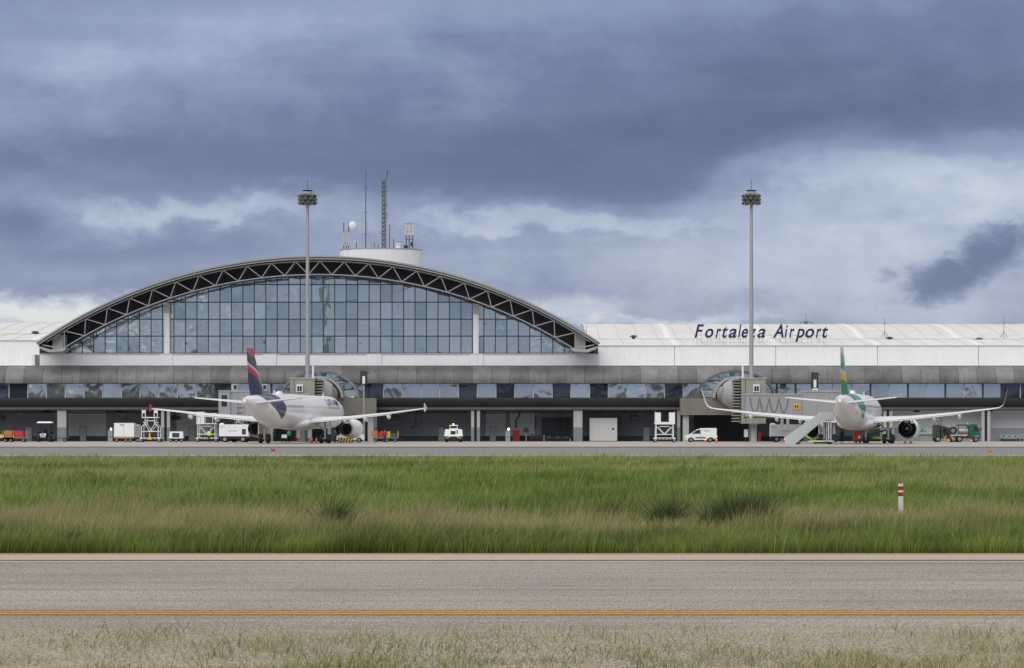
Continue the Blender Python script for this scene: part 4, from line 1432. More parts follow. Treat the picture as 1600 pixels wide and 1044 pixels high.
def aircraft(loc, yaw, label, tailcol, finmat, winglet, neo, wmat, F=0.0, A=0.0):
    def ys(s):
        """station to local y; F and A: fuselage plugs ahead of and behind the wing"""
        t = min(max((s - 12) / 6, 0), 1)
        return 17.7 - s + F * (1 - t) - A * t

    o = thing('airliner', label, 'airliner', (loc[0], loc[1], 0.016), yaw, 'parked airliners')
    Wm = M['acwhite']
    n = 36
    rg = []
    fine = []
    for a, c in zip(BODY[:-1], BODY[1:]):
        st = max(1, int((c[0] - a[0]) / .8))
        for k in range(st):
            t = k / st
            fine.append([a[i] + (c[i] - a[i]) * t for i in range(4)])
    fine.append(BODY[-1])
    for s, zc, hw, hh in fine:
        rg.append([(hw * math.cos(2 * math.pi * j / n), ys(s), zc + hh * math.sin(2 * math.pi * j / n)) for j in range(n)])
    fus = MB().rings(rg).build('fuselage', livery_body('livery_' + winglet, (.85, .855, .86), tailcol, A), o, 50)
    MB().lathe([(.30, -19.875), (.24, -19.89), (.2, -19.6), (.02, -19.5)], (0, -A, 4.98), 'y', 16).build('apu_exhaust', M['exhaust'], fus)
    MB().lathe([(.31, -19.6), (.315, -19.88), (.24, -19.89)], (0, -A, 4.98), 'y', 20).build('tail_ring', M['metal'], fus, 40)
    # belly fairing
    rg = []
    for s, hw, zb, zt in ((10.6, .5, 2.0, 2.6), (11.6, 1.5, 1.72, 3.0), (13, 2.1, 1.6, 3.2), (16, 2.25, 1.58, 3.25), (19, 2.2, 1.6, 3.2), (20.8, 1.7, 1.72, 3.0), (22.4, .6, 1.95, 2.6)):
        rg.append([(hw * math.cos(2 * math.pi * j / 24) * 1.0, 17.7 - s, (zb + zt) / 2 + (zt - zb) / 2 * math.sin(2 * math.pi * j / 24)) for j in range(24)])
    MB().rings(rg).build('belly_fairing', M['acwhite'], fus, 50)
    # fin
    fin = []
    for z, s0, ch in ((5.3, 27.6, 7.6), (5.75, 28.9, 6.25), (6.4, 29.9, 5.75), (8.4, 31.75, 4.4), (10.6, 33.8, 2.9), (10.95, 34.25, 2.5)):
        ring = []
        for k in range(9):
            t = (1 - math.cos(math.pi * k / 8)) / 2
            ring.append((.055 * ch * math.sin(math.pi * t ** .7) + .012, ys(s0 + ch * t), z))
        ring += [(-x, y, zz) for x, y, zz in ring[-1:0:-1]] + [(-ring[0][0], ring[0][1], z)]
        fin.append(ring)
    MB().rings(fin).build('fin', finmat, o, 40)
    hinge = MB()
    hinge.tube([(.0, 17.7 - 34.6, 6.1), (.0, 17.7 - 36.1, 10.8)], .0, n=4)
    # dorsal antenna hump
    MB().lathe([(.02, -1.4), (.26, -1.1), (.34, -.3), (.34, .4), (.22, 1.1), (.02, 1.4)], (0, ys(22.1), 5.92), 'y', 12).build('antenna_fairing', Wm, fus, 60)
    for s in (7.5, 24.5):
        MB().prism([(ys(s) - .25, 5.9), (ys(s) + .2, 5.9), (ys(s) - .05, 6.35), (ys(s) - .2, 6.35)], -.03, .03, 'x').build('blade_antenna', Wm, fus)
    for sx in (1, -1):
        def mir(ring):
            return [(sx * p[0], p[1], p[2]) for p in ring]
        # stabiliser
        MB().rings([mir(foil(.2, 31.2 + A, 3.9, 4.72, .10)), mir(foil(1.0, 31.6 + A, 3.6, 4.78, .10)), mir(foil(6.1, 35.1 + A, 1.5, 5.28, .10)), mir(foil(6.25, 35.5 + A, 1.0, 5.30, .08))]).build(
            'stabiliser', M['acgrey'], o, 40)
        # wing
        secs = [foil(0, 10.8, 8.2, 2.55, .13), foil(1.9, 12.0, 6.75, 2.72, .14), foil(4.2, 13.25, 5.45, 2.88, .13), foil(6.4, 14.5, 4.15, 3.06, .12), foil(11.5, 17.25, 2.9, 3.55, .115),
                foil(16.3, 19.85, 1.75, 4.12, .11)]
        if winglet == 'fence':
            secs.append(foil(16.95, 20.3, 1.45, 4.20, .10))
        else:
            secs += [foil(16.9, 20.2, 1.62, 4.22, .10), foil(17.35, 20.6, 1.45, 4.50, .10), foil(17.55, 20.9, 1.3, 4.95, .09), foil(17.9, 21.9, .75, 6.35, .08), foil(17.97, 22.15, .5, 6.55, .07)]
        wing = MB().rings([mir(r_) for r_ in secs]).build('wing', M['acgrey'], o, 40)
        if winglet == 'fence':
            MB().prism([(17.7 - 20.4, 4.2), (17.7 - 21.75, 4.8), (17.7 - 22.05, 4.8), (17.7 - 21.9, 4.2), (17.7 - 21.95, 3.85), (17.7 - 21.75, 3.82)], sx * 16.93, sx * 17.02, 'x').build('wingtip_fence', wmat if sx < 0 else M['acgrey'], wing)
        # flap gap and flap, slightly drooped
        fl = []
        for xs, s0, ch, z in ((2.3, 18.35, 1.05, 2.52), (6.2, 18.3, .95, 2.84), (12.6, 20.05, .62, 3.50)):
            fl.append(mir(foil(xs, s0, ch, z, .12, 5)))
        MB().rings(fl).build('flap', Wm, wing, 40)
        for xs, s0, z, ln in ((6.6, 16.8, 2.72, 2.9), (9.3, 18.0, 2.98, 2.5), (12.3, 19.3, 3.28, 2.1)):
            rg = []
            for k in range(9):
                t = k / 8
                r_ = .26 * math.sin(math.pi * (t * .94 + .03)) ** .7
                rg.append([(sx * xs + r_ * .75 * math.cos(2 * math.pi * j / 12), 17.7 - (s0 + ln * t), z - .1 * math.sin(math.pi * t) + r_ * math.sin(2 * math.pi * j / 12)) for j in range(12)])
            MB().rings(rg).build('flap_track_fairing', Wm, wing, 50)
        # engine
        ex, ez = sx * 5.75, 1.78
        if neo:
            prof = [(1.08, 7.35), (1.20, 7.28), (1.26, 7.0), (1.30, 6.2), (1.28, 5.2), (1.18, 4.3), (1.10, 3.85), (1.08, 3.84), (1.08, 4.2), (1.0, 5.5), (.6, 5.6)]
        else:
            prof = [(.98, 7.45), (1.10, 7.38), (1.17, 7.0), (1.19, 6.2), (1.15, 5.0), (1.02, 3.6), (.86, 2.7), (.80, 2.35), (.77, 2.35), (.75, 3.0), (.7, 4.4), (.3, 4.5)]
        en = MB().lathe(prof, (ex, 0, ez), 'y', 32, Wm).build('engine', None, o, 40)
        MB().lathe([(prof[0][0] - .02, 7.34), (prof[0][0] - .1, 7.0), (prof[0][0] - .14, 6.6), (.3, 6.55), (.02, 6.95)], (ex, 0, ez), 'y', 28).build('fan', M['exhaust'], en, 40)
        MB().lathe([(prof[0][0] - .03, 7.30), (prof[0][0] + .02, 7.42), (prof[1][0] + .01, 7.3)], (ex, 0, ez), 'y', 32).build('inlet_lip', M['metal'], en, 60)
        if neo:
            MB().lathe([(1.075, 3.86), (1.07, 5.4), (.5, 5.45)], (ex, 0, ez), 'y', 32).build('duct_lining', M['exhaust'], en, 40)
            MB().lathe([(.74, 5.0), (.72, 4.2), (.56, 3.3), (.46, 2.9), (.43, 2.9), (.42, 3.6)], (ex, 0, ez), 'y', 24).build('core_nozzle', M['exhaust'], en, 40)
            MB().lathe([(.30, 3.6), (.28, 2.9), (.14, 2.4), (.02, 2.2)], (ex, 0, ez), 'y', 16).build('exhaust_plug', M['brownm'], en, 40)
            vn = MB()
            for k in range(20):
                a = 2 * math.pi * k / 20
                vn.add([(ex + .5 * math.cos(a), 4.6, ez + .5 * math.sin(a)), (ex + 1.06 * math.cos(a), 4.6, ez + 1.06 * math.sin(a)),
                        (ex + 1.06 * math.cos(a + .12), 5.0, ez + 1.06 * math.sin(a + .12)), (ex + .5 * math.cos(a + .12), 5.0, ez + .5 * math.sin(a + .12))], [(0, 1, 2, 3)])
            vn.build('guide_vanes', M['eqgrey'], en)
        else:
            MB().lathe([(.865, 2.705), (.808, 2.34), (.755, 2.34), (.80, 2.8)], (ex, 0, ez), 'y', 32).build('nozzle_ring', M['brownm'], en, 40)
            MB().lathe([(.755, 2.36), (.745, 3.6), (.1, 3.65)], (ex, 0, ez), 'y', 28).build('exhaust_lining', M['exhaust'], en, 40)
        MB().prism([(6.3, 2.85), (4.2, 3.0), (1.4, 2.95), (.6, 2.75), (2.0, 2.45), (4.5, 2.6), (6.0, 2.72)], ex - .17, ex + .17, 'x').build('pylon', M['acgrey'], en)
        # main gear
        gx = sx * 3.795
        g = MB()
        g.tube([(gx, 0, .58), (gx, 0, 2.7)], .13, n=10)
        g.tube([(gx, 0, 1.5), (gx - sx * 1.3, .1, 2.5)], .08, n=8)
        g.tube([(gx, .0, 1.2), (gx, .55, 1.7), (gx, .15, 2.2)], .05, n=6)
        g.tube([(gx - .55, 0, .58), (gx + .55, 0, .58)], .09, n=8)
        gear = g.build('main_gear', M['eqgrey'], o, 50)
        for w_ in (-.46, .46):
            wl = MB().lathe([(.25, -.2), (.50, -.21), (.575, -.14), (.585, 0), (.575, .14), (.50, .21), (.25, .2)], (gx + w_, 0, .585), 'x', 24).build('wheel', M['black'], gear, 40)
            MB().lathe([(.02, -.13), (.25, -.15), (.25, .15), (.02, .13)], (gx + w_, 0, .585), 'x', 16).build('rim', M['hub'], wl, 40)
        MB().box(gx + sx * .62 - .03, gx + sx * .62 + .03, -.55, .5, 1.1, 2.6).build('gear_door', Wm, gear)
        # cabin windows and doors
        cwn = MB()
        nwin = 42 + int((F + A) / .533)
        for k in range(nwin):
            s = 6.6 + k * 22.4 / nwin
            if 13.6 < s < 14.6 or 9.9 < s < 10.2:
                pass
            zc, hw, hh = body_at(s)
            zw = 4.42
            for (z0_, z1_) in ((zw - .165, zw + .165),):
                def sx_(z):
                    return sx * (hw * math.sqrt(max(1 - ((z - zc) / hh) ** 2, 0)) + .008)
                y_ = ys(s)
                cwn.add([(sx_(z0_), y_ - .07, z0_ + .03), (sx_(z0_), y_ + .07, z0_ + .03), (sx_(zw), y_ + .09, zw), (sx_(z1_), y_ + .07, z1_), (sx_(z1_), y_ - .07, z1_), (sx_(zw), y_ - .09, zw)],
                        [(0, 1, 2, 3, 4, 5)])
        c_ = cwn.build('cabin_windows', mat('cabin_window', (.13, .14, .16), .2), fus)
        c_['kind'] = 'stuff'
        for s in (5.0, 30.2):
            zc, hw, hh = body_at(s)
            dm = MB()

            def ring_pts(z, s_):
                zc_, hw_, hh_ = body_at(s_)
                return (sx * (hw_ * math.sqrt(max(1 - ((z - zc_) / hh_) ** 2, 0)) + .012), ys(s_), z)
            zl_, zh_ = zc - .75, zc + 1.15
            cor = [(s - .42, zl_), (s + .42, zl_), (s + .42, zh_), (s - .42, zh_)]
            for (sa, za), (sb, zb_) in zip(cor, cor[1:] + cor[:1]):
                dm.tube([ring_pts(za + (zb_ - za) * t / 6, sa + (sb - sa) * t / 6) for t in range(7)], .022, n=4)
            dm.build('door_outline', M['eqgrey'], fus)
    # nose gear
    g = MB()
    g.tube([(0, (12.64 + F), .38), (0, 12.5 + F, 2.2)], .1, n=8)
    g.tube([(-.3, (12.64 + F), .38), (.3, (12.64 + F), .38)], .06, n=6)
    ng = g.build('nose_gear', M['eqgrey'], o)
    for w_ in (-.25, .25):
        MB().lathe([(.1, -.1), (.34, -.11), (.38, 0), (.34, .11), (.1, .1)], (w_, (12.64 + F), .38), 'x', 18, None, True, True).build('wheel', M['black'], ng, 40)
    # cockpit windows
    for sx in (-1, 1):
        cp = MB()
        cp.add([(sx * .12, ys(1.55), 4.55), (sx * .95, ys(1.95), 4.42), (sx * .92, ys(2.45), 4.92), (sx * .12, ys(2.1), 5.05)], [(0, 1, 2, 3)])
        cp.build('cockpit_window', M['vglass'], fus)
    return o, fus


FP, AP = 4.27, 2.67
INDIGO, GREEN = (.034, .030, .110), (.008, .26, .10)
fin1 = band_mat('fin_indigo_red', ((0.0, (.030, .026, .10)), (.36, (.50, .02, .045)), (.48, (.55, .55, .58)), (.53, (.02, .022, .08)), (.72, (.55, .02, .045))), 1.0, .28, -1.1 + .28 * AP, 1 / 5.75)
fin2 = band_mat('fin_green_yellow', ((0.0, (.004, .24, .06)), (.30, (.78, .38, .01)), (.42, (.5, .52, .52)), (.52, (.004, .22, .07)), (.84, (.65, .35, .03)), (.875, (.42, .43, .45))), 1.0, .10, -4.05, 1 / 5.1)


def ac_loc(px, d):
    return (PX(px, d), d)


a1, f1 = aircraft(ac_loc(460.5, 319.0), -R(9.8), 'white airliner with an indigo and red tail, parked before the arch', INDIGO, fin1, 'fence', False, M['red'], FP, AP)
a2, f2 = aircraft(ac_loc(1338, 313.0), -R(12.8), 'white airliner with a green and yellow tail and upturned wingtips', GREEN, fin2, 'sharklet', True, None)
# airline title on the right flank of the first aircraft, wrapped on the skin
me = text_mesh('LATAM', 1.25, .0, .12, .012)
import bmesh
bm_ = bmesh.new()
bm_.from_mesh(me)
bmesh.ops.triangulate(bm_, faces=bm_.faces)
for _ in range(2):
    bmesh.ops.subdivide_edges(bm_, edges=[e for e in bm_.edges if e.calc_length() > .15], cuts=1)
bmesh.ops.triangulate(bm_, faces=bm_.faces)
bm_.to_mesh(me)
bm_.free()
bm_v = [v.co.copy() for v in me.vertices]
me.materials.append(M['navy'])
for v, c in zip(me.vertices, bm_v):
    s = 12.6 - c.x * 1.55
    z = 4.68 + c.y * .95
    zc, hw, hh = body_at(s)
    v.co = (hw * math.sqrt(max(1 - ((z - zc) / hh) ** 2, 0)) + .035, 17.7 + FP - s, z)
link('airline_title', me, f1)


def skin_patch(pts, m, name, parent):
    mb = MB()
    v = []
    for s, z in pts:
        zc, hw, hh = body_at(s)
        v.append((hw * math.sqrt(max(1 - ((z - zc) / hh) ** 2, 0)) + .05, 17.7 + FP - s, z))
    mb.add(v, [tuple(range(len(v)))])
    return mb.build(name, m, parent)


emb = [[(5.6, 5.35), (4.9, 5.15), (4.95, 5.4), (5.4, 5.6)], [(5.0, 5.05), (4.4, 4.7), (4.5, 4.95), (4.85, 5.2)], [(4.45, 4.45), (4.15, 4.05), (4.1, 4.3), (4.3, 4.6)], [(4.35, 3.6), (4.2, 3.35), (4.12, 3.5), (4.22, 3.68)]]
for e in emb:
    skin_patch(e, M['navy'], 'emblem_stroke', f1)


# ------------------------------------------------------------------ ground equipment
EY = 350.0
ZG = .016
WHEEL = {}


def wheel(parent, x, y, r, w=.2, axis='x'):
    key = (r, w, axis)
    if key not in WHEEL:
        h_ = w / 2
        WHEEL[key] = (MB().lathe([(r * .5, -h_), (r * .9, -h_), (r, -h_ * .6), (r, h_ * .6), (r * .9, h_), (r * .5, h_)], (0, 0, 0), axis, 18, None, True, True).mesh('wheel', M['black'], 40),
                      MB().lathe([(.02, -h_ * 1.08), (r * .52, -h_ * 1.03), (r * .52, h_ * 1.03), (.02, h_ * 1.08)], (0, 0, 0), axis, 14).mesh('rim', M['hub'], 40))
    a, c = WHEEL[key]
    wl = link('wheel', a, parent, (x, y, r))
    link('rim', c, wl)
    return wl


def gse(name, px, label, cat, Y=EY, group='ground equipment on the apron', rz=0.0):
    return thing(name, label, cat, (PX(px, Y), Y, ZG), rz, group)


def mp(px, Y=EY):
    return px * Y / FPX


# hazard stripes
def hazard(parent, x0, x1, y, z0_, z1_, n):
    mb = MB()
    mb.box(x0, x1, y, y + .03, z0_, z1_, M['blackp'])
    d = (x1 - x0) / n
    for k in range(n):
        a = x0 + k * d
        mb.add([(a, y - .004, z0_), (a + d * .5, y - .004, z0_), (a + d, y - .004, z1_), (a + d * .5, y - .004, z1_)], [(0, 1, 2, 3)], M['yellow'])
    return mb.build('hazard_stripes', None, parent)


# baggage dollies on the far left
def dolly(px, label, load, Y=EY, wid=1.55):
    o = gse('baggage_dolly', px, label, 'dolly', Y, 'baggage dollies on the apron')
    MB().box(-wid, wid, -.7, .7, .48, .60, M['eqgrey']).box(-wid, wid, -.72, -.701, .40, .58, M['oliveg']).build('deck', None, o)
    for s_ in (-1, 1):
        for y in (-.5, .5):
            wheel(o, s_ * (wid - .35), y, .27, .16, 'y')
        MB().tube([(s_ * wid, -.65, .6), (s_ * wid, -.65, 1.45), (s_ * wid, .65, 1.45), (s_ * wid, .65, .6)], .035, n=5).build('end_rail', load[0], o)
    MB().tube([(wid, 0, .5), (wid + .9, 0, .35)], .04, n=5).build('tow_bar', M['blackp'], o)
    for i_, (m_, x0, x1, z) in enumerate(load[1]):
        MB().box(x0, x1, -.5, .45, .605, z, m_, .03, .03).build('load', None, o)
    return o


dolly(4, 'flat dolly with yellow frame at the left picture edge', (M['yellow'], ((M['yellow'], -.3, .3, 1.0),)))
dolly(23.5, 'dolly with orange and red load, second from the left edge', (M['eqgrey'], ((M['orange'], -1.3, -.3, 1.55), (M['red'], -.1, 1.2, 1.5), (M['hivisg'], -.2, .6, .9))))
dolly(596, 'dolly with yellow frame and bags right of the left aircraft', (M['yellow'], ((M['dred'], -.4, .5, 1.3), (M['orange'], -1.3, -.5, 1.55))), 350, 1.1)
dolly(609, 'dolly with yellow and green load left of the tug', (M['yellow'], ((mat('bag_yellow', (.42, .36, .10), .7), -.7, 0, 1.4), (M['oliveg'], .1, .9, 1.2))), 352, 1.1)

# tractor with a white sun canopy
o = gse('tractor', 70, 'black tractor with a white canopy left of a grey column', 'tractor', 354)
MB().box(-.42, .42, -1.4, .9, .55, 1.25, M['blackp'], .06, .06).box(-.35, .35, -1.44, -1.401, .62, 1.15, M['eqgrey']).build('bonnet', None, o)
MB().box(-.30, .30, .1, .7, 1.25, 1.85, M['cloth'], .05, .05).build('seat', None, o)
for s_ in (-1, 1):
    wheel(o, s_ * .85, .5, .68, .42)
    wheel(o, s_ * .72, -1.0, .38, .24)
    box('mudguard', (s_ * .85 - .26, s_ * .85 + .26, -.1, 1.0, 1.40, 1.47), M['blackp'], o)
    for y in (-.3, 1.0):
        MB().tube([(s_ * .72, y, 1.2), (s_ * .72, y, 2.55)], .05, n=6).build('canopy_post', M['blackp'], o)
    MB().lathe([(.11, 0), (.11, .1)], (s_ * .35, -1.5, 1.0), 'y', 10, None, True, True).build('headlight', M['eqwhite'], o)
MB().box(-1.0, 1.0, -.55, 1.25, 2.55, 2.75, M['eqwhite'], .12, .12).build('canopy', None, o)
MB().tube([(0, -.35, 1.2), (0, -.1, 1.6)], .03, n=5).lathe([(.2, 0), (.2, .03)], (0, -.1, 1.6), 'z', 14, None, True, True).build('steering_wheel', M['blackp'], o)
o = gse('baggage_dolly', 93, 'empty dark dolly frame in front of the grey column', 'dolly', 358, 'baggage dollies on the apron')
MB().box(-1.0, 1.3, -.6, .6, .45, .55).build('deck', M['oliveg'], o)
for s_ in (-1, 1):
    MB().tube([(s_ * 1.1, -.6, .5), (s_ * 1.1, -.6, 1.15), (s_ * 1.1, .6, 1.15), (s_ * 1.1, .6, .5)], .04, n=5).build('end_rail', M['oliveg'], o)
    wheel(o, s_ * .8, -.4, .26, .15, 'y')

# white start unit with hazard striped chassis
o = gse('ground_power_unit', 199, 'white boxy power unit on a hazard striped trailer', 'power unit')
MB().box(-1.65, 1.05, -1.0, 1.0, .72, 2.55, M['eqwhite'], .03, .03).build('housing', None, o)
MB().box(1.06, 1.72, -.9, .9, .72, 2.35, M['eqgrey']).build('radiator', None, o)
for k in range(7):
    box('louvre', (1.15, 1.65, -.93, -.901, .9 + k * .2, .97 + k * .2), M['blackp'], o)
for xx_ in (-.32,):
    box('door_gap', (xx_ - .015, xx_ + .015, -1.012, -1.0, .8, 2.45), M['eqgrey'], o)
flat_text('lettering', 'T20', .30, M['blackp'], o, -.85, -1.012, 2.18)
hazard(o, -1.65, 1.05, -1.03, .5, .70, 14)
MB().box(-1.6, 1.7, -.9, .9, .45, .68).build('chassis', M['blackp'], o)
for x_ in (-1.3, -.1, .5, 1.5):
    wheel(o, x_, -.75, .26, .2, 'y')


def service_stand(px, label, top_py, style, Y=EY):
    """wheeled white access stand: base frame, braced tower, platform with guards"""
    o = gse('access_stand', px, label, 'access stand', Y, 'white wheeled access stands')
    hw = mp(13.5, Y) if style != 'tall' else mp(13, Y)
    zt = PZ(top_py, Y)
    zp = zt - 1.55 if style != 'tall' else zt - 1.1
    dp = 1.2
    bs = MB()
    bs.box(-hw - .25, hw + .25, -dp, dp, .42, .62, M['eqwhite'])
    bs.build('base_frame', None, o)
    bs2 = MB()
    for k in range(5):
        x_ = -hw + .25 + k * (2 * hw - .5) / 4
        bs2.box(x_ - .17, x_ + .17, -dp - .014, -dp - .001, .47, .57, M['mull'])
    bs2.build('base_slots', None, o)
    for s_ in (-1, 1):
        for y in (-dp + .1, dp - .1):
            wheel(o, s_ * (hw + .1), y, .25, .16, 'y')
            x0_, x1_ = s_ * hw, s_ * (hw - (.5 if style == 'tall' else .03))
            MB().tube([(x0_, y, .6), (x0_, y, zp * .62), (x1_, y, zp * .78), (x1_, y, zp)], .062, M['eqwhite'], 6).build('leg', None, o)
    for y in (-dp + .1, dp - .1):
        MB().tube([(-hw, y, zp * .44), (hw, y, zp * .44)], .055, n=6).build('cross_rail', M['eqwhite'], o)
        zz_ = zp * .44
        MB().tube([(0, y, zz_), (-hw + .25, y, zp * .85)], .05, n=6).build('brace', M['eqwhite'], o)
        MB().tube([(0, y, zz_), (hw - .25, y, zp * .85)], .05, n=6).build('brace', M['eqwhite'], o)
        MB().tube([(-hw + .5, y, zp * .88), (hw - .5, y, zp * .88)], .05, n=6).build('cross_rail', M['eqwhite'], o)
    pw = hw + .12 if style != 'tall' else hw - .1
    MB().box(-pw, pw, -dp - .05, dp + .05, zp, zp + (.32 if style == 'guards' else .12)).build('platform', M['eqwhite'], o)
    for s_ in (-1, 1):
        if style == 'guards':
            x0_, x1_ = sorted((s_ * pw, s_ * (pw - .72)))
            MB().box(x0_, x1_, -dp - .02, -dp + .04, zp + .325, zt).build('guard_panel', M['eqwhite'], o)
            MB().tube([(s_ * (pw + .02), -dp - .05, zp), (s_ * (pw + .02), -dp - .05, zt + .1)], .05, n=6).build('guard_post', M['eqwhite'], o)
        else:
            x0_, x1_ = sorted((s_ * pw, s_ * (pw - .42)))
            for xq in (x0_, x1_):
                MB().tube([(xq, -dp, zp), (xq, -dp, zt)], .055, n=6).build('guard_post', M['eqwhite'], o)
            MB().box(x0_, x1_, -dp - .02, -dp + .02, zt - .45, zt - .08).build('guard_panel', M['eqwhite'], o)
    if style == 'cabin':
        MB().box(-pw, -pw + .95, -dp + .1, dp - .1, zp + .13, zt + .1).build('cabin', M['eqwhite'], o)
    return o


s1 = service_stand(236, 'tall white access stand with a yellow jack, left of the left aircraft', 640.5, 'tall')
MB().prism([(-.32, .35), (.32, .35), (.10, .75), (.08, 1.25), (-.08, 1.25), (-.10, .75)], -1.42, -1.3, 'y').build('jack', M['yellow'], s1)
service_stand(324, 'white access stand with a small cabin under the left wing', 645, 'cabin', 352)
s3 = service_stand(1038, 'white access stand with solid side guards left of the van', 645, 'guards', 345)

# small generator
o = gse('generator', 276, 'small low white generator on wheels between two access stands', 'generator')
MB().box(-.95, .95, -.6, .6, .5, 1.42, M['eqwhite'], .1, .08).box(-.52, .42, -.63, -.601, .66, 1.22, M['blackp']).box(-.48, .38, -.64, -.631, .70, 1.18, M['screen']).build('housing', None, o)
MB().box(-.9, .9, -.5, .5, .36, .498).build('chassis', M['blackp'], o)
for x_ in (-.75, 0, .75):
    wheel(o, x_, -.45, .22, .16, 'y')


def air_unit(px, wpx, label, Y=EY, lift=0.0):
    o = gse('air_conditioning_unit', px, label, 'cooling unit', Y, 'long white cooling units')
    hw = mp(wpx / 2, Y)
    MB().box(-hw, hw, -1.1, 1.1, .75, 2.35, M['eqwhite'], .02, .02).build('housing', None, o)
    MB().box(-hw + .02, -hw + .6, -.8, .8, 2.36, 2.52, M['eqwhite'], .1, .1).build('roof_cowl', None, o)
    MB().box(-hw + .1, hw - .05, -1.0, 1.0, .45, .74, M['blackp']).build('chassis', None, o)
    box('blue_skirt', (-hw, hw, -1.112, -1.1, .70, .80), mat('dark_blue_paint', (.02, .03, .12), .5), o)
    MB().box(hw - .85, hw - .35, -1.13, -1.101, 1.05, 1.75, M['blackp']).box(hw - .80, hw - .40, -1.14, -1.131, 1.1, 1.7, M['screen']).build('control_panel', None, o)
    flat_text('lettering', 'AIRCOND', .26, mat('grey_lettering', (.35, .37, .42), .6), o, -.75, -1.115, 1.42)
    box('name_plate', (-hw + .12, -hw + .75, -1.11, -1.1, 2.0, 2.1), M['eqgrey'], o)
    for x_ in (-hw * .3, hw * .1, hw * .7):
        box('latch', (x_ - .04, x_ + .04, -1.13, -1.1, 2.05, 2.13), M['blackp'], o)
    for s_ in (-1, 1):
        wheel(o, s_ * (hw - .75), -.85, .42, .3, 'y')
        wheel(o, s_ * (hw - .75), .85, .42, .3, 'y')
    return o


air_unit(366.5, 46, 'long white cooling unit under the wing beside the left engine', 345)
air_unit(1228, 49, 'long white cooling unit behind the boarding stairs', 347)

# tug facing the camera, with an amber beacon
o = gse('tow_tug', 709, 'white tow tug facing the camera with an amber beacon', 'tug')
MB().box(-1.22, 1.22, -2.0, 2.0, .78, 1.72, M['eqwhite'], .13, .12).build('body', None, o)
MB().box(-.38, .28, -1.97, -1.90, 1.0, 1.48, M['blackp']).build('radiator_grille', None, o)
box('lamp', (.42, .58, -1.96, -1.88, 1.1, 1.6), M['blackp'], o)
MB().box(-1.22, 1.22, -1.9, 1.9, .35, .775, M['blackp']).build('chassis', None, o)
for s_ in (-1, 1):
    MB().prism([(s_ * 1.05, .5), (s_ * .9, .5), (s_ * .3, .76), (s_ * .5, .76)], -2.06, -2.02, 'y').build('chevron', M['hivis'], o)
    wheel(o, s_ * .95, -1.3, .42, .34)
    wheel(o, s_ * .95, 1.3, .42, .34)
    MB().tube([(s_ * .5, -.4, 1.7), (s_ * .46, -.3, 2.2)], .05, n=6).build('cab_post', M['eqwhite'], o)
MB().box(-.55, .55, -.5, .7, 1.73, 1.82, M['eqwhite']).box(-.42, .42, -.35, .5, 1.83, 2.12, M['blackp']).build('cab', None, o)
MB().box(-.6, .6, -.55, .8, 2.18, 2.26, M['eqwhite'], .05, .05).build('cab_roof', None, o)
MB().lathe([(.1, 2.27), (.11, 2.40), (.07, 2.48), (.01, 2.5)], (-.05, 0, 0), 'z', 12).build('beacon', emat('amber_lamp', (1.0, .35, .05), 3.0), o, 40)
MB().box(.15, .45, -.2, .1, 2.27, 2.36, M['red']).build('lamp_bar', None, o)

# things along the ground-floor wall
o = gse('fire_cabinet', 806.5, 'red fire cabinet against the ground-floor wall', 'cabinet', 374, 'fittings along the terminal wall')
MB().box(-.52, .52, -.4, .4, 0, 1.5, M['red'], .02, .02).box(-.46, .46, -.42, -.401, .1, 1.4, M['dred']).build('casing', None, o)
box('cabinet_roof', (-.56, .56, -.44, .44, 1.503, 1.56), M['dred'], o)
o = gse('storage_cabinet', 942.5, 'pale three-door cabinet against the ground-floor wall', 'cabinet', 372, 'fittings along the terminal wall')
hw = mp(21.5, 372)
MB().box(-hw, hw, -.8, .8, .05, 3.3).build('casing', mat('cabinet_grey', (.56, .57, .555), .6, var=.05), o)
for k in range(3):
    x0_ = -hw + .03 + k * 2 * hw / 3
    x1_ = x0_ + 2 * hw / 3 - .06
    d_ = box('door', (x0_, x1_, -.83, -.801, .1, 2.45), mat('cabinet_door', (.60, .61, .595), .6, var=.04), o)
    box('fanlight', (x0_, x1_, -.83, -.801, 2.52, 3.25), mat('cabinet_door', (.6, .61, .595)), o)
    if k == 2:
        box('notice', (x0_ + .55, x0_ + .85, -.84, -.831, 1.6, 1.9), M['screen'], d_)
MB().tube([(-.05, 0, 3.3), (-.05, 0, 3.55)], .08, n=8).build('vent', M['eqgrey'], o)
for px, lab in ((172.5, 'grey lamp pedestal left of the white power unit'), (793.5, 'grey lamp pedestal left of the red fire cabinet')):
    o = gse('lamp_pedestal', px, lab, 'lamp', 372, 'fittings along the terminal wall')
    MB().box(-.32, .32, -.2, .2, 0, 1.55, M['gdado']).box(-.05, .1, -.22, -.201, .55, .75, M['blackp']).build('casing', None, o)
    MB().lathe([(.03, 1.55), (.13, 1.62), (.15, 1.75), (.1, 1.88), (.01, 1.92)], (.1, -.1, 0), 'z', 12).build('lamp', emat('lamp_glow', (1.0, .97, .88), 1.6), o, 40)
o = gse('hose_reel', 822, 'dark hose reel on a stand right of the red cabinet', 'hose reel', 373.5, 'fittings along the terminal wall')
MB().lathe([(.25, -.1), (.42, -.1), (.42, .1), (.25, .1)], (0, 0, 1.6), 'y', 16, None, True, True).build('reel', M['oliveg'], o, 40)
MB().box(-.06, .06, .1, .2, 0, 1.9).build('stand', M['eqgrey'], o)
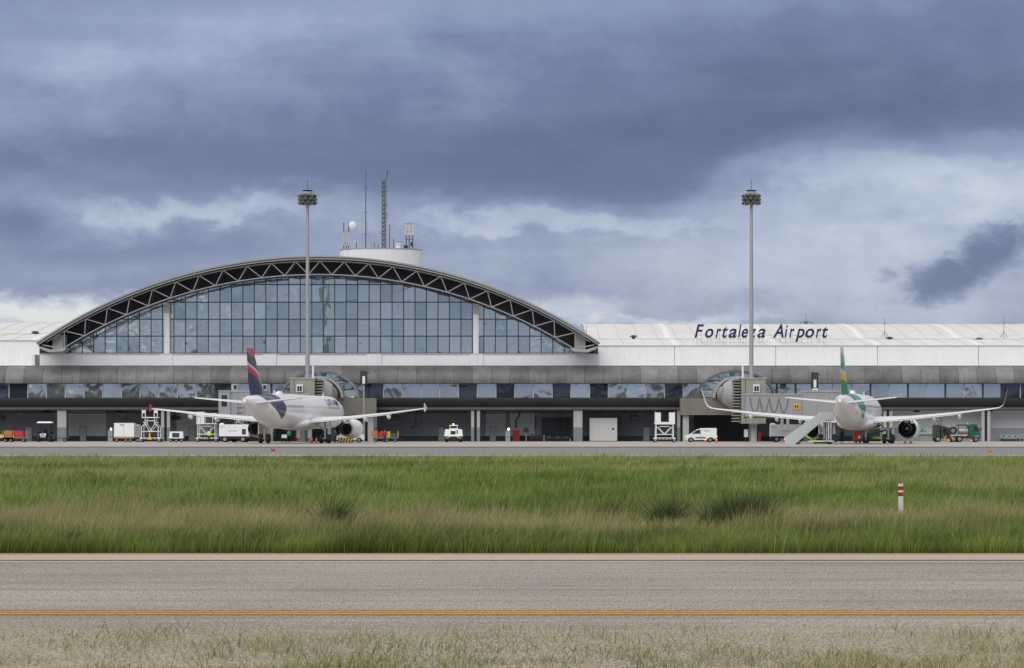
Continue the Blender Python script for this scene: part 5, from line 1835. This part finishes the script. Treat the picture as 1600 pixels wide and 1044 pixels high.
for px, hwp, lab in ((840, 11, 'low dark rack right of the hose reel'), (872, 20, 'long low dark pallet rack left of the wide column')):
    o = gse('rack', px, lab, 'rack', 371, 'low racks along the terminal wall')
    hw = mp(hwp, 371)
    for zz_ in (.45, .85) if hwp < 15 else (.4,):
        MB().box(-hw, hw, -.5, .5, zz_, zz_ + .12).build('shelf', M['blackp'], o)
    for s_ in (-1, 1):
        MB().box(s_ * (hw - .1) - .05, s_ * (hw - .1) + .05, -.45, .45, 0, .95 if hwp < 15 else .42).build('leg', M['eqgrey'] if s_ > 0 else M['blackp'], o)
    if hwp > 15:
        for k in range(3):
            MB().box(-hw + .3 + k * 1.2, -hw + .8 + k * 1.2, -.3, .3, .522, .7).build('box', M['oliveg'], o)
for px, hwp, Y, lab in ((1578, 15, 372, 'grey bench with dark seat openings on the far right'), (1603, 8, 371, 'grey bench cut by the right picture edge')):
    o = gse('bench', px, lab, 'bench', Y, 'benches on the far right')
    hw = mp(hwp, Y)
    MB().box(-hw, hw, -.35, .35, .42, .52).build('seat', M['eqgrey'], o)
    MB().box(-hw, hw, .28, .36, .522, .95).build('backrest', M['eqgrey'], o)
    for k in range(3):
        x_ = -hw * .6 + k * hw * .6
        box('seat_slot', (x_ - .14, x_ + .14, .262, .279, .62, .78), M['blackp'], o)
    for s_ in (-1, 1):
        MB().box(s_ * (hw - .2) - .05, s_ * (hw - .2) + .05, -.3, .3, 0, .418).build('leg', M['blackp'], o)

# white van facing left
Yv = 347.0
o = gse('delivery_van', 1094.5, 'small white panel van facing left beside the right portal', 'van', Yv, 'vehicles on the apron')
sil = [(-2.10, .35), (-2.14, .62), (-2.05, .86), (-1.35, 1.05), (-.72, 1.55), (-.35, 1.72), (-.1, 1.76), (.0, 1.86), (2.0, 1.88), (2.1, 1.7), (2.14, .9), (2.14, .38), (1.75, .32), (1.62, .58), (1.2, .66),
       (.84, .48), (.80, .32), (-.90, .30), (-.95, .5), (-1.28, .66), (-1.64, .54), (-1.72, .32)]
MB().prism(sil, -.88, .88, 'y').build('body', M['eqwhite'], o)
MB().prism([(-1.22, 1.10), (-.70, 1.50), (-.38, 1.64), (-.06, 1.64), (-.06, 1.12)], -.89, -.881, 'y').build('side_window', M['vglass'], o)
MB().prism([(-1.30, 1.08), (-.74, 1.55), (-.60, 1.62), (-1.20, 1.10)], -.80, .80, 'y').build('windscreen', M['vglass'], o)
box('side_moulding', (-.72, .62, -.91, -.881, .52, .68), mat('van_moulding', (.03, .07, .11), .6), o)
box('door_gap', (-.005, .015, -.886, -.88, .5, 1.75), M['eqgrey'], o)
box('door_handle', (-.2, -.05, -.91, -.88, 1.0, 1.05), M['eqgrey'], o)
box('rear_lamp', (2.06, 2.12, -.90, -.85, .95, 1.5), M['blackp'], o)
MB().prism([(-2.16, .5), (-1.95, .45), (-1.9, .62), (-2.1, .85)], -.892, -.8, 'y').build('front_bumper_mark', M['hivis'], o)
MB().prism([(1.72, .42), (2.16, .62), (2.16, .78), (1.72, .52)], -.892, -.8, 'y').build('rear_bumper_mark', M['hivis'], o)
MB().prism([(1.68, .34), (2.165, .34), (2.165, .55), (1.72, .42)], -.89, .88, 'y').build('rear_bumper', M['blackp'], o)
flat_text('lettering', 'P', .16, M['blackp'], o, .18, -.885, 1.52)
flat_text('lettering', 'SETRIX', .24, mat('van_lettering', (.03, .04, .06), .6), o, .42, -.885, 1.42)
for x_ in (-1.30, 1.22):
    wheel(o, x_, -.75, .31, .22, 'y')
    wheel(o, x_, .75, .31, .22, 'y')
# second small white vehicle by the left aircraft's right engine
o = gse('service_car', 548, 'small white car half hidden behind the left aircraft engine', 'car', 341, 'vehicles on the apron')
sil = [(-1.9, .35), (-1.95, .8), (-1.5, .95), (-1.0, 1.55), (-.6, 1.66), (1.1, 1.62), (1.55, 1.1), (1.75, .95), (1.8, .4), (1.5, .32), (1.35, .58), (1.1, .64), (.8, .5), (.75, .3), (-.8, .3), (-.9, .55), (-1.2, .64), (-1.5, .5), (-1.55, .33)]
MB().prism(sil, -.8, .8, 'y').build('body', M['eqwhite'], o)
MB().prism([(-1.35, 1.02), (-.95, 1.48), (-.5, 1.55), (.2, 1.54), (.2, 1.02)], -.81, -.801, 'y').build('side_window', M['teal'], o)
MB().prism([(.3, 1.02), (.3, 1.54), (.95, 1.52), (1.35, 1.05)], -.81, -.801, 'y').build('side_window', M['teal'], o)
for x_ in (-1.2, 1.1):
    wheel(o, x_, -.68, .31, .22, 'y')
    wheel(o, x_, .68, .31, .22, 'y')
o = gse('hazard_barrier', 540, 'low black and yellow striped barrier under the left aircraft engine', 'barrier', 335)
hazard(o, -.9, .9, -.1, .12, .55, 5)
MB().box(-.95, .95, -.06, .06, .05, .6).build('board', M['blackp'], o)
for s_ in (-1, 1):
    box('foot', (s_ * .7 - .06, s_ * .7 + .06, -.3, .3, 0, .049), M['blackp'], o)


def cone(px, Y, label, h=.72):
    o = gse('traffic_cone', px, label, 'cone', Y, 'traffic cones on the apron')
    MB().box(-.2, .2, -.2, .2, 0, .05).build('base', M['orange'] if h < 1 else M['red'], o)
    MB().lathe([(.15, .05), (.105, h * .4), (.075, h * .65), (.03, h)], (0, 0, 0), 'z', 14, None, True, True).build('body', mat('cone_orange', (.75, .09, .03), .6), o, 40)
    MB().lathe([(.112, h * .42), (.084, h * .62)], (0, 0, 0), 'z', 14).build('white_band', M['eqwhite'], o, 40)
    return o


cone(487, 330, 'larger red cone under the left aircraft fuselage', 1.0)
cone(494.5, 331, 'smaller red cone under the left aircraft fuselage, beside the larger one', .8)
cone(1102, 338, 'orange cone in front of the white van')
cone(1226, 337, 'orange cone left of the foot of the boarding stairs', .9)
cone(1119.5, 336, 'orange cone behind the rear of the white van')
cone(1483, 345, 'orange and white cone before the green truck rear wheels', .55)
cone(1518, 345, 'orange and white cone before the green truck cab', .55)

# boarding stairs to the rear left door of the right aircraft
Ys = 303.0
o = gse('boarding_stairs', 1229, 'pale solid-sided boarding stairs leaning up to the green tailed aircraft', 'stairs', Ys, 'vehicles on the apron')
k_ = Ys / FPX


def SP(px, py):
    return ((px - 1229) * k_, PZ(py, Ys) - ZG)


side = [SP(1228, 694.5), SP(1228, 683), SP(1277, 649), SP(1282, 644.5), SP(1302, 644), SP(1302, 656), SP(1285, 657), SP(1240, 694.5)]
for y in (-1.0, .94):
    MB().prism(side, y, y + .06, 'y').build('side_panel', mat('stair_panel', (.52, .56, .57), .35, var=.05), o)
a_, b_ = SP(1232, 693), SP(1283, 655)
for k in range(16):
    t = (k + .5) / 16
    x_, z_ = a_[0] + (b_[0] - a_[0]) * t, a_[1] + (b_[1] - a_[1]) * t
    box('step', (x_ - .16, x_ + .16, -.93, .93, z_ - .02, z_ + .02), M['eqgrey'], o)
box('landing', (SP(1283, 655)[0], SP(1304, 655)[0], -.93, .93, SP(1283, 656)[1] - .1, SP(1283, 655.6)[1]), M['eqgrey'], o)
for px in (1293, 1297):
    for y in (-.85, .85):
        x_ = SP(px, 600)[0]
        MB().tube([(x_, y, .35), (x_, y, SP(px, 657)[1])], .06, n=6).build('support', M['eqwhite'], o)
MB().box(SP(1262, 0)[0], SP(1302, 0)[0], -.9, .9, .28, .42, M['eqwhite']).box(SP(1270, 0)[0], SP(1296, 0)[0], -.92, -.901, .1, .3, M['blackp']).build('chassis', None, o)
MB().tube([(SP(1256, 678)[0], -.95, SP(1256, 678)[1]), (SP(1270, 690)[0], -.95, SP(1270, 690)[1]), (SP(1284, 690)[0], -.95, SP(1284, 690)[1])], .06, n=6).build('strut', M['hivis'], o)
for px in (1246, 1296):
    for y in (-.7, .7):
        wheel(o, SP(px, 0)[0], y, .3, .2, 'y')

# green hydrant truck, far right
Yg = 349.0
o = gse('fuel_truck', 1494, 'dark green fuelling truck with hoses under the right wing tip', 'truck', Yg, 'vehicles on the apron')
G_ = lambda px: (px - 1494) * Yg / FPX
sil = [(G_(1512), .55), (G_(1512), 2.2), (G_(1517), 2.42), (G_(1524), 2.35), (G_(1528.5), 1.5), (G_(1530), .85), (G_(1530), .5)]
cabp = MB().prism(sil, -1.1, 1.1, 'y').build('cab', M['green'], o)
MB().prism([(G_(1519.5), 1.45), (G_(1519.5), 2.15), (G_(1523.5), 2.15), (G_(1527), 1.5)], -1.115, -1.101, 'y').build('window', M['vglass'], cabp)
box('cab_step', (G_(1521), G_(1527), -1.12, -1.101, .75, .85), M['eqgrey'], cabp)
MB().box(G_(1529.8), G_(1531), -1.3, -1.1, 1.5, 2.0).build('mirror', M['blackp'], cabp)
MB().box(G_(1462), G_(1528), -.8, .8, .5, .75).build('chassis', M['blackp'], o)
tm = MB().box(G_(1495), G_(1512), -1.0, 1.0, 2.15, 2.35).build('pump_roof', M['green'], o)
for px in (1495.5, 1511):
    MB().tube([(G_(px), -.95, .75), (G_(px), -.95, 2.16)], .06, n=6).build('pump_post', M['green'], o)
MB().lathe([(.02, G_(1496)), (.36, G_(1496.5)), (.40, G_(1498)), (.40, G_(1511)), (.36, G_(1512)), (.02, G_(1512.2))], (0, -.6, 1.5), 'x', 16, M['galv']).build('filter_vessel', None, o, 40)
MB().box(G_(1499), G_(1504.5), -1.02, -.7, .8, 1.12).build('red_hose_box', M['red'], o)
MB().box(G_(1458.5), G_(1466.5), -1.0, .9, .55, 2.3, M['oliveg']).build('locker', None, o)
for k in range(5):
    box('locker_slat', (G_(1459), G_(1466), -1.02, -1.001, .75 + k * .32, .9 + k * .32), M['blackp'], o)
MB().tube([(G_(1459.5), -.9, 2.3), (G_(1459.5), -.9, 2.75), (G_(1465), -.9, 2.75), (G_(1465), -.9, 2.3)], .05, n=6).build('lift_rail', M['oliveg'], o)
MB().tube([(G_(1469), -.7, .75), (G_(1469), -.7, PZ(653, Yg))], .06, n=6).build('stand_pipe', M['oliveg'], o)
for px, w_ in ((1471, 3.2), (1476.5, 3.0), (1482, 2.6)):
    MB().box(G_(px - w_ / 2 - .7), G_(px + w_ / 2 + .7), -.95, .8, .76, 2.2 - .12 * (px - 1471) / 5).build('pump_module', M['oliveg'], o)
for j, (px, r_) in enumerate(((1487, .52), (1474, .40))):
    MB().lathe([(r_ * .55, -.18), (r_, -.18), (r_, -.12), (r_ * .75, -.1), (r_ * .75, .1), (r_, .12), (r_, .18), (r_ * .55, .18)], (G_(px), -1.1, 1.55), 'y', 20).build('hose_reel', M['blackp'], o, 40)
for k in range(5):
    MB().tube([(G_(1467 + k * 5.5), -1.05, .8), (G_(1468.5 + k * 5.5), -1.18, .45), (G_(1471 + k * 5.5), -1.05, .85)], .05, n=6).build('hose', M['yellow'] if k % 2 else M['blackp'], o)
MB().tube([(G_(1483), -1.08, .9), (G_(1510), -1.08, .95)], .045, n=6).build('hand_rail', M['eqwhite'], o)
for px in (1464, 1488, 1497.5, 1523):
    wheel(o, G_(px), -.85, .42, .3, 'y')
    wheel(o, G_(px), .85, .42, .3, 'y')
MB().lathe([(.08, 2.36), (.08, 2.5), (.01, 2.55)], (G_(1512), 0, 0), 'z', 10).build('beacon', M['eqwhite'], o, 40)
o = gse('notice_banner', 1446, 'pale green banner on the wall left of the green truck', 'banner', 372.9, 'fittings along the terminal wall')
MB().box(-.95, 1.1, -.03, .03, PZ(679, 372.9), PZ(666, 372.9)).build('sheet', mat('banner', (.50, .60, .53), .7, var=.1), o)
MB().prism([(-.9, 1.3), (-.4, 1.9), (-.2, 1.3), (.0, 1.6), (.2, 1.3)], -.045, -.031, 'y').build('print', mat('banner_print', (.16, .36, .30), .7), o)
for s_ in (-.9, 1.05):
    MB().box(s_ - .03, s_ + .03, -.02, .02, 0, PZ(679, 372.9)).build('leg', M['galv'], o)

# belt loader under the right aircraft
Yl = 327.0
o = gse('belt_loader', 1372, 'green belt loader working under the green tailed aircraft', 'belt loader', Yl, 'vehicles on the apron')
H_ = lambda px: (px - 1372) * Yl / FPX
MB().box(H_(1347), H_(1398), -.9, .9, .45, .85, M['green']).box(H_(1362), H_(1380), -.93, -.901, .5, .8, mat('loader_lime', (.30, .36, .05), .6)).build('chassis', None, o)
MB().prism([(H_(1350), .9), (H_(1356), .95), (H_(1396), 1.75), (H_(1396), 1.95), (H_(1354), 1.12)], -.45, .45, 'y').build('conveyor', M['blackp'], o)
MB().tube([(H_(1352), -.6, 1.05), (H_(1352), -.6, 1.5), (H_(1394), -.6, 2.3)], .04, n=5).build('rail', M['hivis'], o)
MB().box(H_(1384), H_(1392), -.85, .0, .85, 1.6).build('driver_seat', M['blackp'], o)
for px in (1353, 1392):
    wheel(o, H_(px), -.8, .38, .26, 'y')
    wheel(o, H_(px), .8, .38, .26, 'y')
o = gse('baggage_container', 1340, 'red container below the green tailed fuselage', 'container', 326)
MB().box(-.32, .34, -.5, .5, .3, 1.65, M['red'], .02, .02).box(-.3, .32, -.48, .48, .15, .299, M['blackp']).build('casing', None, o)
box('end_post', (-.56, -.33, -.3, .3, .15, 1.75), mat('rust_brown', (.16, .075, .04), .7), o)
box('decal', (.02, .25, -.52, -.501, .6, .9), M['eqwhite'], o)
for x_ in (-.25, .25):
    wheel(o, x_, -.42, .15, .1, 'y')
o = gse('engine_chocks', 1419, 'dark wheel chocks on the apron below the right engine', 'chocks', 312)
for x_ in (-.35, .3):
    MB().prism([(x_ - .2, 0), (x_ + .2, 0), (x_ + .05, .28), (x_ - .08, .28)], -.3, .3, 'y').build('chock', M['brownm'], o)
for px, Y, lab in ((1204, 350, 'grey post left of the right cooling unit'),):
    pass
for px, lab in ((466, 'white cabinet under the middle of the left fuselage'), (483.5, 'white cabinet behind the red cones')):
    o = gse('service_cabinet', px, lab, 'cabinet', 352, 'service cabinets behind the left aircraft')
    MB().box(-.22, .26, -.2, .2, .55, 1.75, M['eqwhite'], .01, .01).build('casing', None, o)
    MB().box(-.1, .1, -.1, .1, 0, .549).build('pedestal', M['eqgrey'], o)
o = gse('tool_trolley', 444.5, 'white tool trolley left of the green vested worker', 'trolley', 330)
MB().box(-.35, .3, -.25, .25, .62, 1.05, M['eqwhite'], .02, .02).build('tray', None, o)
for x_ in (-.3, .25):
    MB().tube([(x_, 0, .1), (x_, 0, .62)], .03, n=5).build('leg', M['blackp'], o)
    wheel(o, x_, -.1, .1, .06, 'y')

# taxi lights at the road edge and the marker post in the grass
for px, py, lab in ((426.5, 709, 'small red and yellow edge marker in front of the left aircraft'), (1546, 711, 'small orange edge marker in front of the right wing tip')):
    Y = CAMH * FPX / (py - HOR)
    o = gse('edge_marker', px, lab, 'marker', Y, 'edge markers beside the apron road')
    o.scale = (.72, .72, .72)
    MB().lathe([(.14, 0), (.14, .04), (.05, .06), (.05, .2)], (0, 0, 0), 'z', 12, M['yellow'], True, True).build('stem', None, o, 40)
    MB().lathe([(.06, .2), (.13, .24), (.13, .36), (.05, .43)], (0, 0, 0), 'z', 12, M['orange'] if px > 800 else M['red'], True, True).build('lamp', None, o, 40)
    for s_ in (-1, 1):
        MB().box(s_ * .14 - .04, s_ * .14 + .04, -.03, .03, .2, .5, M['orange'] if px > 800 else M['dred']).build('fin', None, o)
Ym = 46.8
o = thing('marker_post', 'white marker post with two red bands standing in the grass', 'post', (PX(1407.3, Ym), Ym, 0))
zt, kk = PZ(756, Ym), Ym / FPX
hw = 3.5 * kk


def post(z0_, z1_, m_, nm, g=0.0):
    return MB().box(-hw - g, hw + g, -hw - g, hw + g, z0_, z1_, m_).build(nm, None, o)


post(0, zt, mat('post_white', (.66, .64, .56), .8, var=.18, scale=9, streak=.0), 'shaft')
for a, c in ((760, 765.8), (769.3, 775.2)):
    post(PZ(c, Ym), PZ(a, Ym), mat('post_red', (.27, .012, .02), .7, var=.15, scale=12), 'red_band', .002)


# ------------------------------------------------------------------ people
def person(px, Y, label, top, legs, pose=0.0, h=1.72):
    o = thing('person', label, 'person', (PX(px, Y), Y, ZG), pose, 'ground crew on the apron')
    V, E, Rr = [], [], []

    def j(p, r, par=None):
        V.append(p)
        Rr.append(r)
        if par is not None:
            E.append((par, len(V) - 1))
        return len(V) - 1
    k = h / 1.75
    pel = j((0, 0, .95), .145)
    sp = j((0, 0, 1.15), .14, pel)
    che = j((0, -.01, 1.35), .165, sp)
    nk = j((0, 0, 1.49), .06, che)
    hd = j((0, -.01, 1.58), .085, nk)
    ht = j((0, -.01, 1.69), .085, hd)
    j((0, -.105, 1.585), .018, hd)
    for s in (-1, 1):
        hip = j((s * .09, 0, .90), .095, pel)
        kn = j((s * .11, -.03 * s, .50), .065, hip)
        an = j((s * .12, .01 + .02 * s, .09), .045, kn)
        j((s * .13, -.13, .045), .042, an)
        sh = j((s * .19, 0, 1.40), .065, che)
        el = j((s * .25, .03, 1.12), .048, sh)
        wr = j((s * .24, -.09, .89), .032, el)
        pm = j((s * .24, -.11, .83), .036, wr)
        for q, (fx, fl) in enumerate(((-.03, .07), (-.01, .085), (.01, .08), (.028, .065))):
            a = j((s * .24 + fx * .3, -.12 + fx, .79), .010, pm)
            j((s * .235 + fx * .3, -.13 + fx, .79 - fl * .8), .008, a)
        a = j((s * .225, -.145, .83), .011, pm)
        j((s * .215, -.165, .79), .009, a)
    me = bpy.data.meshes.new('body')
    me.from_pydata([(p[0] * k, p[1] * k, p[2] * k) for p in V], E, [])
    b_ = bpy.data.objects.new('body', me)
    COL.objects.link(b_)
    md = b_.modifiers.new('skin', 'SKIN')
    md.use_smooth_shade = True
    for i_, r in enumerate(Rr):
        sv = me.skin_vertices[0].data[i_]
        sv.radius = (r * k, r * k)
        sv.use_root = (i_ == 0)
    b_.modifiers.new('sub', 'SUBSURF').levels = 1
    dg = bpy.context.evaluated_depsgraph_get()
    m2 = bpy.data.meshes.new_from_object(b_.evaluated_get(dg))
    bpy.data.objects.remove(b_)
    m2.materials.clear()
    for q in (M['skin'], legs, top, M['black']):
        m2.materials.append(q)
    for p in m2.polygons:
        z = p.center.z / k
        x = abs(p.center.x) / k
        p.material_index = 3 if z < .12 else (0 if z > 1.47 or (z < .92 and x > .19) else (1 if z < .97 else 2))
    bo = link('body', m2, o)
    MB().lathe([(.092, 1.60), (.108, 1.66), (.10, 1.73), (.06, 1.78), (.01, 1.79)], (0, .005, 0), 'z', 14).build('hair', M['cloth'], o, 60)
    vt = MB()
    n = 16
    rg = []
    for z, rx, ry in ((.92, .185, .15), (1.1, .18, .15), (1.3, .205, .165), (1.42, .19, .14), (1.47, .10, .09)):
        rg.append([(rx * k * math.cos(2 * math.pi * i_ / n), ry * k * math.sin(2 * math.pi * i_ / n) - .005, z * k) for i_ in range(n)])
    vt.rings(rg, None, False, False).build('vest', top, o, 60)
    return o


person(327, 340, 'worker in a yellow-green vest and dark trousers by the access stand', M['hivis'], M['cloth'], R(20))
person(452, 326, 'worker in a green vest under the left fuselage', M['hivisg'], M['cloth'], R(-15))
person(523.5, 327, 'worker in dark green standing by the left aircraft main wheels', mat('green_cloth', (.04, .10, .07), .9), M['cloth'], R(40))
person(1315.5, 318, 'person in dark grey clothes under the green tailed aircraft', M['clothg'], M['cloth'], R(160))
person(601.5, 344, 'worker in a dark red shirt between the yellow dollies', M['dred'], M['cloth'], R(200))
